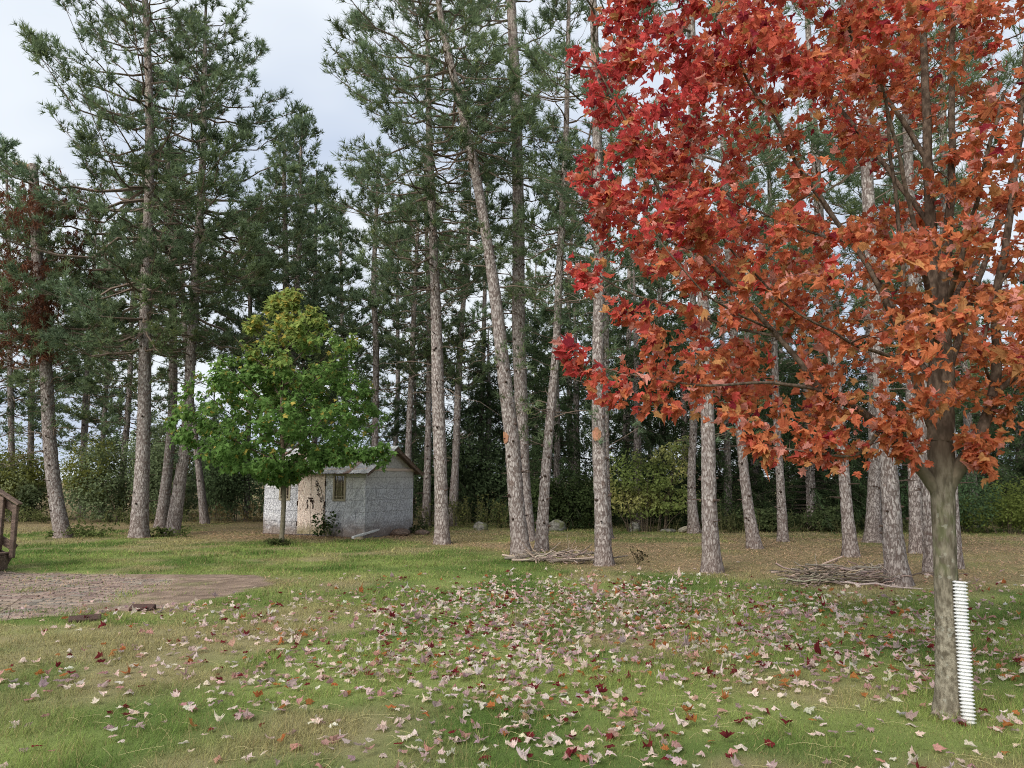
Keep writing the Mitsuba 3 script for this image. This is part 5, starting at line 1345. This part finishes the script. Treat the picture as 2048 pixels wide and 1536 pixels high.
part(patio, 'brickwork', rm_[:2], 'm_matte', color=np.clip(rm_[2], 0, 1), stuff=True)
EDGE = [((-5.02, 9.20), 0.5, 0.34, 'dark edging brick tipped up out of the turf at the near edge of the patio'), ((-4.72, 9.98), 0.1, 0.30, 'dark edging brick lying in leaves behind the nearer one')]
for (x, y), a, L, lab in EDGE:
    whole('edging_brick', place(box(L, 0.12, 0.09, 0.01), rotz(a) @ np.array([[1, 0, 0], [0, .95, -.3], [0, .3, .95]]), (x, y, 0.015)), 'm_matte', lab, 'brick', color=np.array([0.075, 0.05, 0.045]))
# dry bent stalk at the left edge near the patio
for p_, q_, r_, lab in (((-6.12, 8.85, 0.0), (-5.62, 9.0, 0.34), 0.008, 'dead grey stalk leaning up at the left edge beside the patio'), ((-5.95, 9.2, 0.0), (-5.92, 9.2, 0.22), 0.006, 'short dead stalk standing at the near edge of the patio')):
    whole('dead_stalk', tubes(bez(np.array([p_]), (np.array([p_]) + q_) / 2 + [0.05, 0, -0.03], np.array([q_]), 6), np.linspace(r_, r_ * 0.4, 6)[None], 5), 'm_matte', lab, 'stalk', color=np.array([0.13, 0.10, 0.085]))

# ---------------------------------------------------------------- grass
rng = np.random.default_rng(980)


def scatter(n, y0, y1, margin=1.2):
    y = np.sqrt(rng.uniform(y0 ** 2, y1 ** 2, n))
    x = rng.uniform(-1, 1, n) * (y * 0.69 + margin)
    return x, y


SHED_POLY = np.array([sp(a, b, 0)[:2] for a, b in ((-0.05, -0.05), (SL + 0.05, -0.05), (SL + 0.05, SD + 0.05), (-0.05, SD + 0.05))])


def blades(n, y0, y1, h, w):
    x, y = scatter(n, y0, y1)
    pm = in_patio(x, y)
    s = straw_mask(x, y)
    dens = np.where(pm, 0.32 * (nz(x, y, 1.1, 61) > 0.50) + 0.04, 1 - 0.58 * s) * (0.30 + 0.70 * sstep(0.28, 0.55, nz(x, y, 2.6, 71)))
    ok = (rng.random(n) < dens) & ~in_poly(x, y, SHED_POLY)
    x, y, s = x[ok], y[ok], s[ok]
    n = len(x)
    c = lawn_color(x, y)
    clump = nz(x, y, 2.2, 73)
    hh = h * rng.uniform(0.45, 1.15, n) * (0.42 + 1.3 * sstep(0.3, 0.72, clump)) * (1 - 0.45 * s)
    a = rng.uniform(0, 2 * PI, n) + 2.5 * nz(x, y, 1.3, 75)
    lean = rng.uniform(0.25, 1.5, n)
    d = np.stack([np.cos(a) * lean, np.sin(a) * lean, np.ones(n)], -1)
    d = unit(d)
    b = np.stack([x, y, height(x, y) - 0.006], -1)
    pm = in_patio(x, y)
    b[pm, 2] -= 0.015
    side = np.stack([np.cos(a + PI / 2 + rng.normal(0, .8, n)), np.sin(a + PI / 2), 0 * a], -1) * (w / 2)
    tip = b + d * hh[:, None] * 1.25
    V = np.stack([b - side, b + side, tip], 1).reshape(-1, 3)
    dryb = rng.random((n, 1)) < 0.16 + 0.3 * s[:, None]
    c = np.where(dryb, np.array([0.36, 0.29, 0.15]), c * np.array([1.08, 1.12, 1.0])) * rng.uniform(0.5, 1.6, (n, 1))
    return V, np.arange(3 * n).reshape(-1, 3), np.repeat(c, 3, 0)


gm_ = join(blades(170000, 3.2, 7.0, 0.055, 0.0042), blades(190000, 7.0, 11.0, 0.055, 0.007), blades(140000, 11.0, 16.5, 0.055, 0.012), blades(95000, 16.5, 23.5, 0.06, 0.02), blades(45000, 23.5, 31, 0.07, 0.03))
whole('grass', gm_[:2], 'm_foliage', 'short uneven lawn grass with dry patches', kind='stuff', color=gm_[2])
# long pale dry blades lying across the turf
x_, y_ = scatter(1500, 3.6, 10)
ok = ~in_patio(x_, y_) & (rng.random(1500) < 0.35 + 0.8 * (nz(x_, y_, 1.2, 77) > 0.52))
x_, y_ = x_[ok], y_[ok]
a_ = rng.uniform(0, 2 * PI, len(x_)); l_ = rng.uniform(0.08, 0.26, len(x_))
p0_ = np.stack([x_, y_, height(x_, y_) + 0.012], -1)
d_ = np.stack([np.cos(a_), np.sin(a_), 0 * a_], -1) * l_[:, None]
st_ = tubes(bez(p0_, p0_ + d_ * 0.5 + np.stack([0 * a_, 0 * a_, rng.uniform(0.01, 0.06, len(a_))], -1), p0_ + d_ + np.stack([0 * a_, 0 * a_, rng.uniform(0.0, 0.04, len(a_))], -1), 5), np.full((len(x_), 5), 0.0010), 3, caps=False)
whole('dry_grass', st_, 'm_matte', 'long pale dry grass stalks lying over the lawn', kind='stuff', color=np.array([0.40, 0.36, 0.19]))
# needle litter under the pines
n_ = 90000
y_ = np.sqrt(rng.uniform(9.0 ** 2, 25 ** 2, n_)); x_ = rng.uniform(-1, 1, n_) * (y_ * 0.69 + 1)
ok = (rng.random(n_) < np.maximum(straw_mask(x_, y_) ** 1.2 * 0.9, 0.4 * in_patio(x_, y_)) + 0.01) & ~in_poly(x_, y_, SHED_POLY)
x_, y_ = x_[ok], y_[ok]; n_ = len(x_)
a_ = rng.uniform(0, 2 * PI, n_)
d_ = np.stack([np.cos(a_), np.sin(a_), rng.uniform(-0.1, 0.35, n_)], -1) * rng.uniform(0.07, 0.16, (n_, 1))
b_ = np.stack([x_, y_, height(x_, y_) + rng.uniform(0.004, 0.03, n_) - 0.03 * in_patio(x_, y_)], -1)
sd_ = np.stack([-np.sin(a_), np.cos(a_), 0 * a_], -1) * (0.0045 * y_ / 12)[:, None]
V_ = np.stack([b_ - sd_, b_ + sd_, b_ + d_], 1).reshape(-1, 3)
c_ = np.repeat(np.array([0.32, 0.20, 0.125]) * rng.uniform(0.5, 1.5, (n_, 1)) + np.array([0.06, 0.06, 0.05]) * rng.random((n_, 1)), 3, 0)
whole('needle_litter', (V_, np.arange(3 * n_).reshape(-1, 3)), 'm_matte', 'reddish-brown fallen pine needles under the pines', kind='stuff', color=c_)

# ---------------------------------------------------------------- fallen leaves
rng = np.random.default_rng(990)


def leaf_density(x, y):
    band = np.exp(-((y - 8.3 - 0.10 * x) / 2.9) ** 2) * np.exp(-((x - 0.8) / 3.0) ** 2)
    d = (0.05 + 0.09 * sstep(-3.0, 0.0, x)) * sstep(14.5, 10.0, y) + 1.65 * band + 0.10 * sstep(9.5, 5.0, y) * sstep(-2.4, -0.5, x)
    d = d * (0.30 + 0.7 * sstep(0.32, 0.62, nz(x, y, 0.9, 81)) + 0.8 * sstep(0.45, 0.70, nz(x, y, 2.4, 83)))
    return d * np.where(in_patio(x, y), 0.5, 1) + 0.5 * np.exp(-(((x + 4.4) / 0.8) ** 2 + ((y - 9.95) / 0.35) ** 2))


n_ = 24000
y_ = np.sqrt(rng.uniform(3.4 ** 2, 15.5 ** 2, n_)); x_ = rng.uniform(-1, 1, n_) * (y_ * 0.69 + 1)
ok = rng.random(n_) < leaf_density(x_, y_) * 0.95
x_, y_ = x_[ok], y_[ok]
n_ = len(x_)
KINDS = [('pale pink', (0.70, 0.58, 0.53), 0.36), ('faded mauve', (0.42, 0.31, 0.31), 0.20), ('wine red', (0.17, 0.030, 0.035), 0.09), ('dull rose', (0.50, 0.29, 0.26), 0.13), ('rust orange', (0.42, 0.17, 0.065), 0.07), ('cream', (0.76, 0.68, 0.62), 0.10)]
kk_ = rng.choice(6, n_, p=np.array([k[2] for k in KINDS]) / sum(k[2] for k in KINDS))
col_ = np.array([k[1] for k in KINDS])[kk_] * rng.uniform(0.8, 1.2, (n_, 1)) * (1 + rng.normal(0, 0.05, (n_, 3)))
sz_ = rng.uniform(0.044, 0.082, n_) * np.where(rng.random(n_) < 0.15, 0.7, 1)
a_ = rng.uniform(0, 2 * PI, n_)
P_ = np.stack([x_, y_, height(x_, y_) + rng.uniform(0.016, 0.048, n_) - 0.04 * in_patio(x_, y_)], -1)
D_ = np.stack([np.cos(a_), np.sin(a_), rng.normal(0, 0.11, n_)], -1)
N_ = unit(rng.normal(0, 0.26, (n_, 3)) + [0, 0, 1]) * np.where(rng.random((n_, 1)) < 0.5, 1, -1)
P_ = P_ - D_ * sz_[:, None] * 0.4
cr_ = (rng.uniform(0.25, 1.0, n_) * np.where(y_ < 6.5, 0.8, 1.0))[:, None]
Vl_, Fl_, Cl_ = leaves(rng, P_, D_, N_, sz_, col_, INNER, INNER_F, cr_)
Vl_[..., 2] = np.maximum(Vl_[..., 2], height(Vl_[..., 0], Vl_[..., 1]) + 0.004 - 0.045 * in_patio(Vl_[..., 0], Vl_[..., 1]))
pal_ = np.abs(x_ / y_) < 0.67
el_ = (EYE / y_) < 0.66
order_ = np.argsort(-(sz_ / np.hypot(y_, EYE)) * pal_ * el_ * (0.6 + 0.4 * np.minimum(1, 5 / y_)))
big_ = np.zeros(n_, bool); big_[order_[:300]] = True


def where_(x, y):
    if (x - 3.12) ** 2 + (y - 5.62) ** 2 < 0.8:
        return 'near the red maple stem'
    u = x / y
    col = 'left' if u < -0.42 else 'left of centre' if u < -0.15 else 'centre' if u < 0.12 else 'right of centre' if u < 0.40 else 'right'
    row = 'in the front lawn' if y < 5.0 else 'in the near lawn' if y < 5.8 else 'in mid lawn' if y < 7.2 else 'in the dense drift'
    return f'{row}, {col}'


for i in np.nonzero(big_)[0]:
    form = 'curled' if cr_[i, 0] > 0.72 else 'bent' if cr_[i, 0] > 0.5 else 'flat'
    size = 'large ' if sz_[i] > 0.076 else 'small ' if sz_[i] < 0.05 else ''
    whole('fallen_leaf', (Vl_[i], Fl_), 'm_foliage', f'{size}{form} {KINDS[kk_[i]][0]} maple leaf {where_(x_[i], y_[i])}', 'leaf', 'fallen maple leaves on the lawn', color=Cl_[i])
m_ = flat(Vl_[~big_], Fl_, Cl_[~big_])
whole('leaf_litter', m_[:2], 'm_foliage', 'drift of pale pink and wine-red maple leaves across the lawn', kind='stuff', color=m_[2])

# labels that several things would share say which of them is meant, counted from the left
_same = {}
for k in labels:
    if labels[k].get('category') and 'label' in labels[k]:
        _same.setdefault(labels[k]['label'], []).append(k)
ORD = ['leftmost', 'second from left', 'third from left', 'fourth from left', 'fifth from left', 'sixth from left', 'seventh from left', 'eighth from left', 'ninth from left', 'tenth from left',
       'eleventh from left', 'twelfth from left', 'thirteenth from left', 'fourteenth from left', 'fifteenth from left', 'sixteenth from left']


def side_of(k):
    if scene[k]['type'] == 'instance':
        m = np.array(T(scene[k]['to_world']).matrix)
        c = m[:3, :3] @ [0, 34.0 if k.startswith('pine') else 0, 0] + m[:3, 3]
    else:
        c = meshkit.WRITTEN[scene[k]['filename']][0].mean(0)
    return c[0] / c[1]


for lab, ks in _same.items():
    if len(ks) > 1 and all(k in scene for k in ks):
        ks = sorted(ks, key=side_of)
        for i, k in enumerate(ks):
            labels[k]['label'] = lab + (', ' + (ORD[i] if len(ks) > 2 or i == 0 else 'rightmost'))
